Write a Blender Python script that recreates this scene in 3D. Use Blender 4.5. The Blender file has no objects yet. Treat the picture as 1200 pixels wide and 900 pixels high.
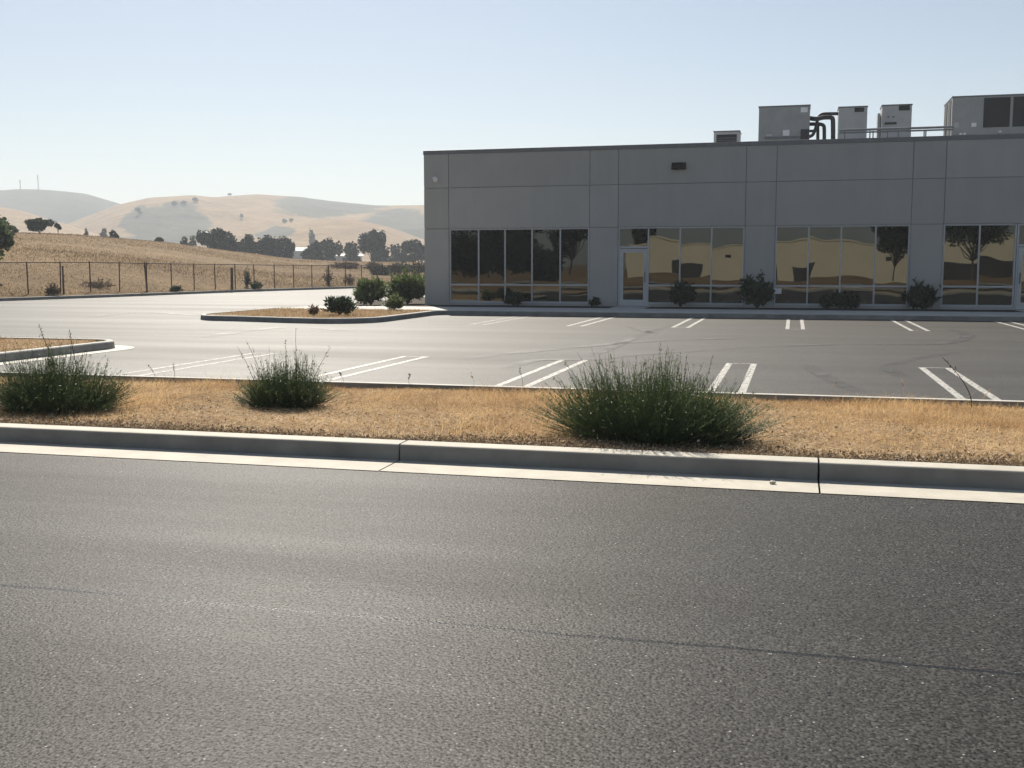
import bpy, bmesh, math, random
import numpy as np
from mathutils import Vector

# ------------------------------------------------------------------ camera
F, HZ, CH = 1260.0, 314.0, 1.5
PITCH = math.atan((450 - HZ) / F)
YAW = math.atan(330 * math.cos(PITCH) / F)
SUN_AZ, SUN_EL = 26.6, 42.0            # degrees left of +Y, degrees up
scene = bpy.context.scene
C = scene.collection

def ray(u, v):
    x = (u - 600) / F; y = (450 - v) / F
    d = (x, math.cos(PITCH) + y * math.sin(PITCH), -math.sin(PITCH) + y * math.cos(PITCH))
    c, s = math.cos(YAW), math.sin(YAW)
    return (d[0] * c - d[1] * s, d[0] * s + d[1] * c, d[2])

def gp(u, v, z=0.0):                   # sight line meets the level z
    d = ray(u, v); t = (z - CH) / d[2]
    return Vector((d[0] * t, d[1] * t, z))

def fp(u, v, Y):                       # sight line meets the upright plane Y
    d = ray(u, v); t = Y / d[1]
    return Vector((d[0] * t, Y, CH + d[2] * t))

def at(u, v, D):                       # point at ground distance D
    d = ray(u, v); t = D / math.hypot(d[0], d[1])
    return Vector((d[0] * t, d[1] * t, CH + d[2] * t))

def u_of(x, y):
    c, s = math.cos(YAW), math.sin(YAW)
    xc = x * c + y * s; yc = -x * s + y * c
    if yc <= 1e-3: return -9999 if xc < 0 else 9999
    return 600 + F * xc / (yc * math.cos(PITCH))

def uv_of(x, y, z):
    c, s = math.cos(YAW), math.sin(YAW)
    xc = x * c + y * s; yc = -x * s + y * c; zc = z - CH
    dep = yc * math.cos(PITCH) - zc * math.sin(PITCH)
    up = yc * math.sin(PITCH) + zc * math.cos(PITCH)
    return 600 + F * xc / dep, 450 - F * up / dep

cam_d = bpy.data.cameras.new('camera'); cam = bpy.data.objects.new('camera', cam_d); C.objects.link(cam)
cam.location = (0, 0, CH); cam.rotation_euler = (math.pi / 2 - PITCH, 0, YAW)
cam_d.sensor_width = 36; cam_d.lens = 36 * F / 1200; cam_d.clip_end = 6000; cam_d.clip_start = 0.05
scene.camera = cam

# ------------------------------------------------------------------ mesh helpers
def tag(o, label=None, cat=None, group=None, kind=None):
    if label: o['label'] = label
    if cat: o['category'] = cat
    if group: o['group'] = group
    if kind: o['kind'] = kind
    return o

def empty(name, loc=(0, 0, 0), label=None, cat=None, group=None):
    o = bpy.data.objects.new(name, None); C.objects.link(o); o.location = loc
    o.empty_display_size = 0.2
    return tag(o, label, cat, group)

def link(name, me, m, parent=None, smooth=False):
    o = bpy.data.objects.new(name, me); C.objects.link(o)
    if m: me.materials.append(m)
    if smooth: me.polygons.foreach_set('use_smooth', [True] * len(me.polygons))
    if parent:
        o.parent = parent
        # vertices are written in world space; the parent Empty carries only a translation
        o.matrix_parent_inverse.identity()
        l = parent.matrix_basis.translation.copy(); p = parent.parent
        while p: l += p.matrix_basis.translation; p = p.parent
        o.location = -l
    return o

def np_mesh(name, V, Q):
    """V (n,3) vertices, Q (m,k) faces of equal size"""
    me = bpy.data.meshes.new(name)
    V = np.asarray(V, np.float32); Q = np.asarray(Q, np.int32); k = Q.shape[1]
    me.vertices.add(len(V)); me.vertices.foreach_set('co', V.ravel())
    me.loops.add(Q.size); me.loops.foreach_set('vertex_index', Q.ravel())
    me.polygons.add(len(Q))
    me.polygons.foreach_set('loop_start', np.arange(0, Q.size, k, dtype=np.int32))
    me.polygons.foreach_set('loop_total', np.full(len(Q), k, np.int32))
    me.update(calc_edges=True)
    return me

class MB:
    def __init__(s): s.v = []; s.f = []
    def quad(s, a, b, c, d):
        n = len(s.v); s.v += [tuple(a), tuple(b), tuple(c), tuple(d)]; s.f.append((n, n+1, n+2, n+3))
    def poly(s, pts):
        n = len(s.v); s.v += [tuple(p) for p in pts]; s.f.append(tuple(range(n, n + len(pts))))
    def box(s, x0, x1, y0, y1, z0, z1):
        n = len(s.v)
        s.v += [(x0,y0,z0),(x1,y0,z0),(x1,y1,z0),(x0,y1,z0),(x0,y0,z1),(x1,y0,z1),(x1,y1,z1),(x0,y1,z1)]
        s.f += [tuple(n+i for i in q) for q in ((0,3,2,1),(4,5,6,7),(0,1,5,4),(1,2,6,5),(2,3,7,6),(3,0,4,7))]
    def tube(s, pts, rad, sides=8, cap=True):
        pts = [Vector(p) for p in pts]; n0 = len(s.v); N = len(pts)
        rr = rad if isinstance(rad, (list, tuple)) else [rad] * N
        t = (pts[1] - pts[0]).normalized(); a = t.orthogonal().normalized()
        for i, p in enumerate(pts):
            t = (pts[min(i+1, N-1)] - pts[max(i-1, 0)]).normalized()
            a = (a - t * a.dot(t)).normalized(); b = t.cross(a)
            for k in range(sides):
                w = 2 * math.pi * k / sides
                s.v.append(tuple(p + (a * math.cos(w) + b * math.sin(w)) * rr[i]))
        for i in range(N - 1):
            for k in range(sides):
                k2 = (k + 1) % sides
                s.f.append((n0+i*sides+k, n0+i*sides+k2, n0+(i+1)*sides+k2, n0+(i+1)*sides+k))
        if cap:
            s.f.append(tuple(n0 + k for k in range(sides))[::-1])
            s.f.append(tuple(n0 + (N-1)*sides + k for k in range(sides)))
    def build(s, name, m, parent=None, smooth=False, bevel=0, seg=2):
        me = bpy.data.meshes.new(name); me.from_pydata(s.v, [], s.f); me.update()
        if bevel:
            bm = bmesh.new(); bm.from_mesh(me)
            bmesh.ops.bevel(bm, geom=[e for e in bm.edges if len(e.link_faces) == 2 and e.calc_face_angle(0) > 0.6],
                            offset=bevel, segments=seg, affect='EDGES', profile=0.5, clamp_overlap=True)
            bm.to_mesh(me); bm.free()
        return link(name, me, m, parent, smooth)

def ear_poly(name, pts, z, m, kind='structure'):
    bm = bmesh.new(); vs = [bm.verts.new((p[0], p[1], z)) for p in pts]
    f = bm.faces.new(vs); bm.normal_update()
    if f.normal.z < 0: f.normal_flip()
    bmesh.ops.triangulate(bm, faces=[f]); me = bpy.data.meshes.new(name); bm.to_mesh(me); bm.free()
    return tag(link(name, me, m), kind=kind)

def offset_path(path, n):
    P = [Vector((p[0], p[1])) for p in path]; out = []
    for i, p in enumerate(P):
        ds = []
        if i > 0: ds.append((P[i] - P[i-1]).normalized())
        if i < len(P) - 1: ds.append((P[i+1] - P[i]).normalized())
        ns = [Vector((-d.y, d.x)) for d in ds]
        if len(ns) == 2:
            mm = (ns[0] + ns[1]).normalized(); k = 1 / max(0.5, mm.dot(ns[0])); out.append(p + mm * n * k)
        else: out.append(p + ns[0] * n)
    return out

def sweep(path, profile, name, m, zoff=None):
    """profile: list of (n, z) across the path, n along its left normal"""
    rows = [offset_path(path, n) for n, z in profile]
    V = []; Q = []; K = len(path)
    for r, (n, z) in zip(rows, profile):
        for i, p in enumerate(r): V.append((p.x, p.y, z + (zoff[i] if zoff else 0)))
    for j in range(len(profile) - 1):
        for i in range(K - 1):
            a = j * K + i; Q.append((a, a + 1, a + K + 1, a + K))
    bm = bmesh.new(); vs = [bm.verts.new(v) for v in V]
    for q in Q: bm.faces.new([vs[i] for i in q])
    e0 = [vs[j * K] for j in range(len(profile))]; e1 = [vs[j * K + K - 1] for j in range(len(profile))]
    if len(profile) > 2: bm.faces.new(e0); bm.faces.new(e1[::-1])
    bmesh.ops.recalc_face_normals(bm, faces=bm.faces)
    me = bpy.data.meshes.new(name); bm.to_mesh(me); bm.free()
    o = link(name, me, m)
    if len(profile) > 4:                  # upright faces take darker concrete with shade painted in, the top keeps its tone
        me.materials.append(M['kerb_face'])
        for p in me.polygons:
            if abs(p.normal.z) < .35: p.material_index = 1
    return o

def arc(cx, cy, r, a0, a1, n=8):
    return [(cx + r * math.cos(math.radians(a0 + (a1 - a0) * i / n)), cy + r * math.sin(math.radians(a0 + (a1 - a0) * i / n))) for i in range(n + 1)]

def rods(P, R, sides=3):
    """P (N,S,3) paths, R (N,S) radii -> verts, quads"""
    N, S, _ = P.shape
    T = np.empty_like(P); T[:, 1:-1] = P[:, 2:] - P[:, :-2]; T[:, 0] = P[:, 1] - P[:, 0]; T[:, -1] = P[:, -1] - P[:, -2]
    T /= np.linalg.norm(T, axis=2, keepdims=True) + 1e-9
    ref = np.tile(np.array([0.31, 0.82, 0.13]), (N, S, 1))
    A = np.cross(T, ref); A /= np.linalg.norm(A, axis=2, keepdims=True) + 1e-9
    B = np.cross(T, A)
    V = np.empty((N, S, sides, 3))
    for k in range(sides):
        w = 2 * math.pi * k / sides
        V[:, :, k] = P + (A * math.cos(w) + B * math.sin(w)) * R[:, :, None]
    idx = np.arange(N * S * sides).reshape(N, S, sides); Q = []
    for k in range(sides):
        k2 = (k + 1) % sides
        Q.append(np.stack([idx[:, :-1, k], idx[:, :-1, k2], idx[:, 1:, k2], idx[:, 1:, k]], -1).reshape(-1, 4))
    return V.reshape(-1, 3), np.concatenate(Q)

def ribbons(P, W, side):
    """flat blades: P (N,S,3), W (N,S) half widths, side (N,3)"""
    N, S, _ = P.shape
    V = np.empty((N, S, 2, 3)); V[:, :, 0] = P - side[:, None] * W[:, :, None]; V[:, :, 1] = P + side[:, None] * W[:, :, None]
    idx = np.arange(N * S * 2).reshape(N, S, 2)
    Q = np.stack([idx[:, :-1, 0], idx[:, :-1, 1], idx[:, 1:, 1], idx[:, 1:, 0]], -1).reshape(-1, 4)
    return V.reshape(-1, 3), Q

def leaf_quads(Cn, size, rng, stretch=1.7, up=0.0):
    n = len(Cn)
    a = rng.normal(size=(n, 3)); a[:, 2] += up; a /= np.linalg.norm(a, axis=1, keepdims=True)
    b = rng.normal(size=(n, 3)); b -= a * (a * b).sum(1, keepdims=True); b /= np.linalg.norm(b, axis=1, keepdims=True)
    s = (size * rng.uniform(0.6, 1.35, n))[:, None]
    V = np.stack([Cn - a * s * stretch, Cn + b * s * .8, Cn + a * s * stretch, Cn - b * s * .8], 1).reshape(-1, 3)
    return V, np.arange(4 * n).reshape(n, 4)

def join_vq(parts):
    V = []; Q = []; o = 0
    for v, q in parts: V.append(v); Q.append(q + o); o += len(v)
    return np.concatenate(V), np.concatenate(Q)

def wob(x, y, seed=0, oct=4, f0=1.0):
    r = np.random.default_rng(seed); out = 0.0; a = 1.0; f = f0; tot = 0
    for i in range(oct):
        for k in range(3):
            th = r.uniform(0, 6.28); ph = r.uniform(0, 6.28)
            out = out + a * np.sin((x * math.cos(th) + y * math.sin(th)) * f * r.uniform(.8, 1.25) + ph) / 3
        tot += a; a *= .55; f *= 1.95
    return out / tot

# ------------------------------------------------------------------ materials
def new_mat(name):
    m = bpy.data.materials.new(name); m.use_nodes = True; nt = m.node_tree
    for n in list(nt.nodes):
        if n.type not in ('BSDF_PRINCIPLED', 'OUTPUT_MATERIAL'): nt.nodes.remove(n)
    p = next(n for n in nt.nodes if n.type == 'BSDF_PRINCIPLED'); out = next(n for n in nt.nodes if n.type == 'OUTPUT_MATERIAL')
    return m, nt, p, out

class NT:
    """tiny node-graph shorthand"""
    def __init__(s, nt): s.nt = nt; s.co = None
    def n(s, t, **kw):
        nd = s.nt.nodes.new(t)
        for k, v in kw.items(): setattr(nd, k, v)
        return nd
    def L(s, a, b): s.nt.links.new(a, b)
    def coord(s, scale=(1, 1, 1), rot=(0, 0, 0), kind='Object'):
        c = s.n('ShaderNodeTexCoord'); mp = s.n('ShaderNodeMapping'); mp.inputs['Scale'].default_value = scale; mp.inputs['Rotation'].default_value = rot
        s.L(c.outputs[kind], mp.inputs['Vector']); return mp.outputs['Vector']
    def noise(s, scale, detail=4, rough=.55, vec=None, dist=0):
        n = s.n('ShaderNodeTexNoise'); n.inputs['Scale'].default_value = scale; n.inputs['Detail'].default_value = detail
        n.inputs['Roughness'].default_value = rough; n.inputs['Distortion'].default_value = dist
        s.L(vec if vec is not None else s.coord(), n.inputs['Vector']); return n.outputs['Fac']
    def ramp(s, fac, stops, interp='LINEAR'):
        r = s.n('ShaderNodeValToRGB'); cr = r.color_ramp; cr.interpolation = interp
        while len(cr.elements) < len(stops): cr.elements.new(.5)
        for e, (p, c) in zip(cr.elements, stops):
            e.position = p; e.color = (c, c, c, 1) if not isinstance(c, tuple) else (*c[:3], 1)
        s.L(fac, r.inputs['Fac']); return r.outputs['Color']
    def mix(s, fac, a, b, mode='MIX'):
        m = s.n('ShaderNodeMix', data_type='RGBA', blend_type=mode)
        for sock, v in ((m.inputs[0], fac), (m.inputs[6], a), (m.inputs[7], b)):
            if isinstance(v, bpy.types.NodeSocket): s.L(v, sock)
            elif isinstance(v, tuple): sock.default_value = (*v[:3], 1)
            else: sock.default_value = v
        return m.outputs[2]
    def math(s, op, a, b=0.0, clamp=False):
        m = s.n('ShaderNodeMath', operation=op, use_clamp=clamp)
        for i, v in enumerate((a, b)):
            if isinstance(v, bpy.types.NodeSocket): s.L(v, m.inputs[i])
            else: m.inputs[i].default_value = v
        return m.outputs[0]
    def bump(s, h, strength, dist, normal=None):
        b = s.n('ShaderNodeBump'); b.inputs['Strength'].default_value = strength; b.inputs['Distance'].default_value = dist
        s.L(h, b.inputs['Height'])
        if normal is not None: s.L(normal, b.inputs['Normal'])
        return b.outputs['Normal']

def simple(name, col, rough=.7, var=.12, scale=6, metal=0, bump=0, bscale=80, spec=.5, detail=5, dark=None):
    m, nt, p, out = new_mat(name); g = NT(nt)
    f = g.noise(scale, detail, .6)
    lo = tuple(c * (1 - var) for c in col) if dark is None else dark; hi = tuple(min(1, c * (1 + var)) for c in col)
    g.L(g.ramp(f, [(.3, lo), (.7, hi)]), p.inputs['Base Color'])
    p.inputs['Roughness'].default_value = rough; p.inputs['Metallic'].default_value = metal; p.inputs['Specular IOR Level'].default_value = spec
    if bump: g.L(g.bump(g.noise(bscale, 3), 1, bump), p.inputs['Normal'])
    return m

def foliage(name, cols, trans=.3, rough=.6, spec=.3, noise=None):
    """leaf material: colour varies from leaf to leaf"""
    m, nt, p, out = new_mat(name); g = NT(nt)
    ge = g.n('ShaderNodeNewGeometry')
    col = g.ramp(ge.outputs['Random Per Island'], [(i / max(1, len(cols) - 1), c) for i, c in enumerate(cols)])
    if noise:
        col = g.mix(g.ramp(g.noise(noise[0], 4), [(.4, 0.), (.62, 1.)]), col, noise[1], 'MULTIPLY')
    g.L(col, p.inputs['Base Color']); p.inputs['Roughness'].default_value = rough; p.inputs['Specular IOR Level'].default_value = spec
    tr = g.n('ShaderNodeBsdfTranslucent'); g.L(col, tr.inputs['Color'])
    mx = g.n('ShaderNodeMixShader'); mx.inputs[0].default_value = trans
    g.L(p.outputs[0], mx.inputs[1]); g.L(tr.outputs[0], mx.inputs[2]); g.L(mx.outputs[0], out.inputs['Surface'])
    return m

def asphalt(name, lo, hi, agg, rough, streak, seam=None, speck=.985, bump=.004, spec=.5, bands=1.0):
    m, nt, p, out = new_mat(name); g = NT(nt)
    co = g.coord()
    vo = g.n('ShaderNodeTexVoronoi'); vo.inputs['Scale'].default_value = agg; g.L(co, vo.inputs['Vector'])
    sx = g.n('ShaderNodeSeparateColor'); g.L(vo.outputs['Color'], sx.inputs[0])
    stone = g.ramp(sx.outputs[0], [(0, lo), (.75, hi), (1, tuple(c * 1.5 for c in hi))])
    pit = g.noise(agg * .9, 2, .5)
    stone = g.mix(1.0, stone, g.ramp(pit, [(.33, .34), (.48, .92), (.70, 1.25)]), 'MULTIPLY')
    wear = g.noise(3.2, 5, .65)
    stone = g.mix(1.0, stone, g.ramp(wear, [(.3, .84), (.7, 1.06)]), 'MULTIPLY')
    st = g.noise(.55, 6, .62, g.coord(scale=streak))
    big = g.noise(.22, 4, .6)
    col = g.mix(1.0, stone, g.ramp(st, [(.3, 1 - .22 * bands), (.62, 1 + .0)]), 'MULTIPLY')
    col = g.mix(1.0, col, g.ramp(big, [(.3, .86), (.7, 1.0)]), 'MULTIPLY')
    sp = g.math('MULTIPLY', g.ramp(sx.outputs[1], [(speck, 0.), (min(.999, speck + .006), 1.)]), g.math('LESS_THAN', vo.outputs['Distance'], .36))
    col = g.mix(sp, col, (.34, .33, .31))
    rg = g.ramp(st, [(.3, rough + .07), (.7, rough - .05)])
    if seam:
        xyz = g.n('ShaderNodeSeparateXYZ'); g.L(co, xyz.inputs[0])
        wv = g.noise(1.3, 5, .65); base = g.math('ADD', xyz.outputs['Y'], g.math('MULTIPLY', g.math('SUBTRACT', wv, .5), .09))
        d = g.math('ABSOLUTE', g.math('SUBTRACT', base, seam))
        wd = g.noise(.7, 5, .7, g.coord(scale=(1, .1, 1)))
        sm = g.ramp(g.math('DIVIDE', d, g.math('MULTIPLY', wd, .040)), [(.45, 1.), (1., 0.)])
        col = g.mix(g.math('MULTIPLY', sm, .95), col, (.006, .006, .0055))
        rg = g.mix(sm, rg, (.36, .36, .36))
    g.L(col, p.inputs['Base Color']); g.L(rg, p.inputs['Roughness']); g.L(g.math('MULTIPLY', g.ramp(pit, [(.32, .38), (.48, .9), (.70, 1.22)]), spec), p.inputs['Specular IOR Level'])
    h = g.math('ADD', g.math('MULTIPLY', vo.outputs['Distance'], -1.0), g.math('MULTIPLY', sx.outputs[2], .5))
    h2 = g.noise(agg * .35, 3)
    g.L(g.bump(g.math('ADD', h, h2), 1.0, bump), p.inputs['Normal'])
    return m

M = {}
M['street'] = asphalt('street_asphalt', (.008, .0078, .0072), (.050, .0478, .043), 84, .54, (.12, 1.6, 1), seam=4.21, speck=.990, bump=.0012, spec=.135)
M['lot'] = asphalt('lot_asphalt', (.044, .0412, .0355), (.078, .0728, .0625), 70, .55, (.07, .9, 1), speck=.995, bump=.0014, spec=.185, bands=1.9)
M['concrete'] = simple('kerb_concrete', (.43, .40, .335), .8, .14, 3.5, bump=.0015, bscale=220, detail=8)
M['lot_concrete'] = simple('lot_kerb_concrete', (.42, .41, .37), .8, .18, 3.0, bump=.001, bscale=160, detail=8)
M['kerb_face'] = simple('kerb_face_shade', (.22, .215, .195), .85, .28, 2.2, bump=.0015, bscale=120, detail=9)  # darkened kerb concrete, shade of the upright faces put into the colour
M['walk'] = simple('walk_concrete', (.48, .46, .41), .8, .12, 2.0, bump=.001, bscale=120, detail=8)
M['facade'] = None
M['facade_joint'] = simple('joint_sealant', (.26, .262, .26), .8)
M['coping'] = simple('coping_metal', (.16, .165, .17), .5)
M['alu'] = simple('window_aluminium', (.46, .47, .48), .38, .05)
M['black'] = simple('black_plastic', (.010, .010, .011), .8, .1, spec=.2)
M['duct_grey'] = simple('unit_sheet_metal', (.30, .31, .31), .5, .10, 2.5)
M['unit_pale'] = simple('unit_pale_metal', (.42, .43, .43), .5, .10, 2.5)
M['coil'] = simple('coil_dark', (.022, .024, .026), .6, .2, 20)
M['plate'] = simple('label_plate', (.75, .76, .76), .5, .03)
M['pipe'] = simple('pipe_insulation', (.035, .036, .04), .6)
M['pipe_grey'] = simple('pipe_grey', (.16, .17, .18), .55)
M['rust'] = simple('rusty_steel', (.085, .05, .035), .8, .3, 12)
M['wire'] = simple('galvanised_wire', (.22, .2, .18), .6, .2)
M['wood'] = simple('weathered_post', (.10, .07, .05), .9, .3, 8)
M['roofing'] = simple('roofing', (.35, .35, .34), .9)
M['bark'] = simple('bark', (.07, .055, .042), .9, .35, 6, bump=.01, bscale=20)
M['beige'] = simple('beige_wall_paint', (.58, .535, .41), .8, .05, .6)
M['cream'] = simple('cream_roof', (.40, .42, .43), .7, .05)
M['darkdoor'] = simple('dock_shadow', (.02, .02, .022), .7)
M['white_wall'] = simple('pale_wall', (.42, .44, .46), .8)

def facade_mat():
    m, nt, p, out = new_mat('facade_paint'); g = NT(nt)
    ge = g.n('ShaderNodeNewGeometry')
    pv = g.ramp(ge.outputs['Random Per Island'], [(0, .95), (1, 1.04)])
    f = g.noise(.9, 6, .6)
    st = g.noise(1.2, 5, .6, g.coord(scale=(2.2, 1, .18)))
    col = g.mix(1.0, g.ramp(f, [(.3, (.378, .374, .354)), (.7, (.412, .406, .382))]), pv, 'MULTIPLY')
    col = g.mix(1.0, col, g.ramp(st, [(.32, .955), (.6, 1.0)]), 'MULTIPLY')
    g.L(col, p.inputs['Base Color']); p.inputs['Roughness'].default_value = .75
    g.L(g.bump(g.noise(60, 4), .6, .002), p.inputs['Normal'])
    return m
M['facade'] = facade_mat()

def glass_mat(name, tint):
    m, nt, p, out = new_mat(name); g = NT(nt)
    f = g.noise(1.7, 5, .6)
    p.inputs['Metallic'].default_value = 1.0
    g.L(g.ramp(f, [(.3, tuple(c * .93 for c in tint)), (.7, tint)]), p.inputs['Base Color'])
    p.inputs['Roughness'].default_value = .008
    return m
M['glass'] = glass_mat('bronze_mirror_glass', (.094, .096, .088))

def paint_mat(name, col, lo, hi, scale):
    m, nt, p, out = new_mat(name); g = NT(nt)
    p.inputs['Base Color'].default_value = (*col, 1); p.inputs['Roughness'].default_value = .6
    tr = g.n('ShaderNodeBsdfTransparent'); mx = g.n('ShaderNodeMixShader')
    g.L(g.ramp(g.noise(scale, 6, .7), [(lo, .08), (hi, .95)]), mx.inputs[0])
    g.L(tr.outputs[0], mx.inputs[1]); g.L(p.outputs[0], mx.inputs[2]); g.L(mx.outputs[0], out.inputs['Surface'])
    return m
M['paint'] = paint_mat('worn_white_paint', (.50, .485, .445), .32, .58, 15)
M['paint_old'] = paint_mat('faded_white_paint', (.5, .48, .44), .36, .68, 12)

def tyre_mat():
    m, nt, p, out = new_mat('tyre_rubber'); g = NT(nt)
    p.inputs['Base Color'].default_value = (.022, .021, .02, 1); p.inputs['Roughness'].default_value = .55
    tr = g.n('ShaderNodeBsdfTransparent'); mx = g.n('ShaderNodeMixShader')
    at_ = g.n('ShaderNodeAttribute', attribute_name='edge')
    f = g.ramp(g.noise(.8, 5, .6), [(.34, .0), (.66, .92)])
    g.L(g.math('MULTIPLY', f, at_.outputs['Fac']), mx.inputs[0])
    g.L(tr.outputs[0], mx.inputs[1]); g.L(p.outputs[0], mx.inputs[2]); g.L(mx.outputs[0], out.inputs['Surface'])
    return m
M['tyre'] = tyre_mat()

def soil_mat(name, cols, s1, s2, bump):
    m, nt, p, out = new_mat(name); g = NT(nt)
    a = g.noise(s1, 6, .65); b = g.noise(s2, 5, .7)
    col = g.ramp(a, [(.3, cols[0]), (.5, cols[1]), (.7, cols[2])])
    col = g.mix(1.0, col, g.ramp(b, [(.3, .55), (.7, 1.25)]), 'MULTIPLY')
    g.L(col, p.inputs['Base Color']); p.inputs['Roughness'].default_value = .95; p.inputs['Specular IOR Level'].default_value = .15
    g.L(g.bump(b, 1.0, bump), p.inputs['Normal'])
    return m
M['soil'] = soil_mat('straw_litter_soil', ((.16, .11, .065), (.37, .26, .15), (.52, .38, .225)), 1.6, 70, .02)
M['dark_soil'] = soil_mat('planting_soil', ((.04, .032, .026), (.06, .048, .036), (.09, .07, .05)), 3, 40, .02)
M['field'] = soil_mat('dry_grass_field', ((.145, .090, .040), (.20, .130, .060), (.25, .168, .080)), .11, 1.6, .12)
M['yard'] = soil_mat('dry_yard', ((.14, .09, .05), (.22, .15, .08), (.30, .2, .11)), .3, 4, .05)
M['drygrass'] = foliage('dry_grass_blades', [(.46, .30, .14), (.74, .52, .26), (.84, .64, .37), (.66, .43, .19)], .46, .7, .2, (1.1, (.66, .59, .53)))
M['litter'] = foliage('straw_litter', [(.20, .125, .065), (.46, .31, .155), (.66, .48, .27), (.76, .62, .42)], .2, .8, .2)
M['mulch'] = foliage('mulch_chips', [(.13, .092, .058), (.26, .185, .115), (.40, .30, .19), (.58, .49, .36)], .1, .85, .15)
M['fieldgrass'] = foliage('field_grass', [(.19, .120, .052), (.23, .150, .068), (.27, .182, .085)], .3, .8, .1, (.05, (.8, .76, .72)))
M['broom'] = foliage('broom_stems', [(.062, .095, .038), (.112, .160, .062), (.18, .23, .10)], .36, .5, .4)
M['twig'] = foliage('pale_dry_leaves', [(.30, .26, .19), (.62, .58, .48)], .3, .7, .2)
M['shrub'] = foliage('shrub_leaves', [(.020, .034, .018), (.040, .064, .030), (.065, .095, .042)], .25, .5, .4)
M['shrub_light'] = foliage('bush_leaves', [(.048, .072, .028), (.10, .135, .05), (.17, .21, .075)], .4, .5, .4)
M['oak'] = foliage('oak_leaves', [(.010, .018, .010), (.020, .033, .017), (.034, .050, .025)], .15, .55, .3)
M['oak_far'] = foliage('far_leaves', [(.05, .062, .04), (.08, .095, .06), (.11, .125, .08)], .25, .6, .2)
M['weed'] = foliage('dead_weed', [(.07, .05, .034), (.14, .10, .065)], .1, .8, .2)
M['weed_tan'] = foliage('tan_weed', [(.10, .072, .045), (.20, .145, .09)], .2, .8, .2)
M['tree_green'] = foliage('tree_leaves', [(.03, .05, .02), (.06, .09, .035), (.12, .15, .06)], .35, .5, .4)

def hill_mat():
    m, nt, p, out = new_mat('hill_grass'); g = NT(nt)
    a = g.noise(.008, 6, .6); b = g.noise(.06, 6, .7)
    col = g.ramp(a, [(.3, (.27, .17, .085)), (.55, (.35, .235, .125)), (.75, (.31, .20, .10))])
    col = g.mix(1.0, col, g.ramp(b, [(.3, .62), (.65, 1.08)]), 'MULTIPLY')
    fine = g.noise(.25, 5, .75)
    col = g.mix(1.0, col, g.ramp(fine, [(.3, .72), (.6, 1.06)]), 'MULTIPLY')
    at_ = g.n('ShaderNodeAttribute', attribute_name='scrub')
    th = g.math('ADD', at_.outputs['Fac'], g.math('ADD', g.math('MULTIPLY', g.math('SUBTRACT', g.noise(.017, 4, .6), .5), 1.5), g.math('MULTIPLY', g.math('SUBTRACT', g.noise(.11, 6, .75), .5), 1.1)))
    k = g.ramp(th, [(.40, 0.), (.66, 1.)])
    sc = g.ramp(b, [(.3, (.028, .042, .040)), (.7, (.07, .085, .072))])
    g.L(g.mix(g.math('MULTIPLY', k, .85), col, sc), p.inputs['Base Color'])
    p.inputs['Roughness'].default_value = .95; p.inputs['Specular IOR Level'].default_value = .1
    g.L(g.bump(g.math('ADD', b, a), .6, 4.0), p.inputs['Normal'])
    return m
M['hill'] = hill_mat()

# ------------------------------------------------------------------ ground with the golden rise on the left
KERB_LINE = [(-39, -4), (-37.2, 20), (-35.6, 36), (-34.8, 42), (-34.1, 48), (-33.8, 54), (-33.3, 63), (-31.0, 76), (-28.2, 85), (-22, 95), (-10, 101), (20, 103), (70, 103)]
def interp(x, pts):
    return float(np.interp(x, [p[0] for p in pts], [p[1] for p in pts]))
CREST = [(-400, 268), (-100, 269), (0, 271.5), (20, 272.5), (60, 273.8), (90, 275), (140, 279), (200, 284), (240, 290), (300, 297.5), (340, 303), (400, 306), (500, 307.5), (700, 309)]
CREST_D = [(-400, 120), (0, 128), (100, 135), (240, 165), (340, 190), (500, 215), (700, 240)]
def kerb_r(az):                        # distance to the far kerb along a bearing (measured from +Y, right positive)
    dx, dy = math.sin(az), math.cos(az); best = None
    for (x0, y0), (x1, y1) in zip(KERB_LINE[:-1], KERB_LINE[1:]):
        ex, ey = x1 - x0, y1 - y0; den = dx * ey - dy * ex
        if abs(den) < 1e-9: continue
        t = (x0 * ey - y0 * ex) / den; s = (x0 * dy - y0 * dx) / den
        if t > 0 and 0 <= s <= 1 and (best is None or t < best): best = t
    return best
def ground_z(az, r):
    rk = kerb_r(az)
    if rk is None or r <= rk: return -0.06
    x, y = math.sin(az) * r, math.cos(az) * r
    u = max(-400, min(700, u_of(x, y)))
    rc = interp(u, CREST_D); vc = interp(u, CREST)
    d = ray(u, vc); zc = CH + rc * d[2] / math.hypot(d[0], d[1])
    if r < rk + .25: return -0.06 + .18 * (r - rk) / .25
    t = (r - rk) / max(5, rc - rk)
    n = float(wob(x, y, 5, 4, .12))
    if t <= 1:
        z = .12 + (zc - .12) * (t * 1.35 - .35 * t * t)
        z += n * .22 * min(1, t * 4) * (1 - t) ** .5
    else:
        e = r - rc
        z = zc - .012 * e - .0006 * e * e if e < 60 else zc - .72 - 2.16 - .05 * (e - 60)
        z = max(z, -1.5) if r < 600 else max(z, -3)
        z += n * .08
    return z
def gz_xy(x, y): return ground_z(math.atan2(x, y), math.hypot(x, y))

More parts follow.
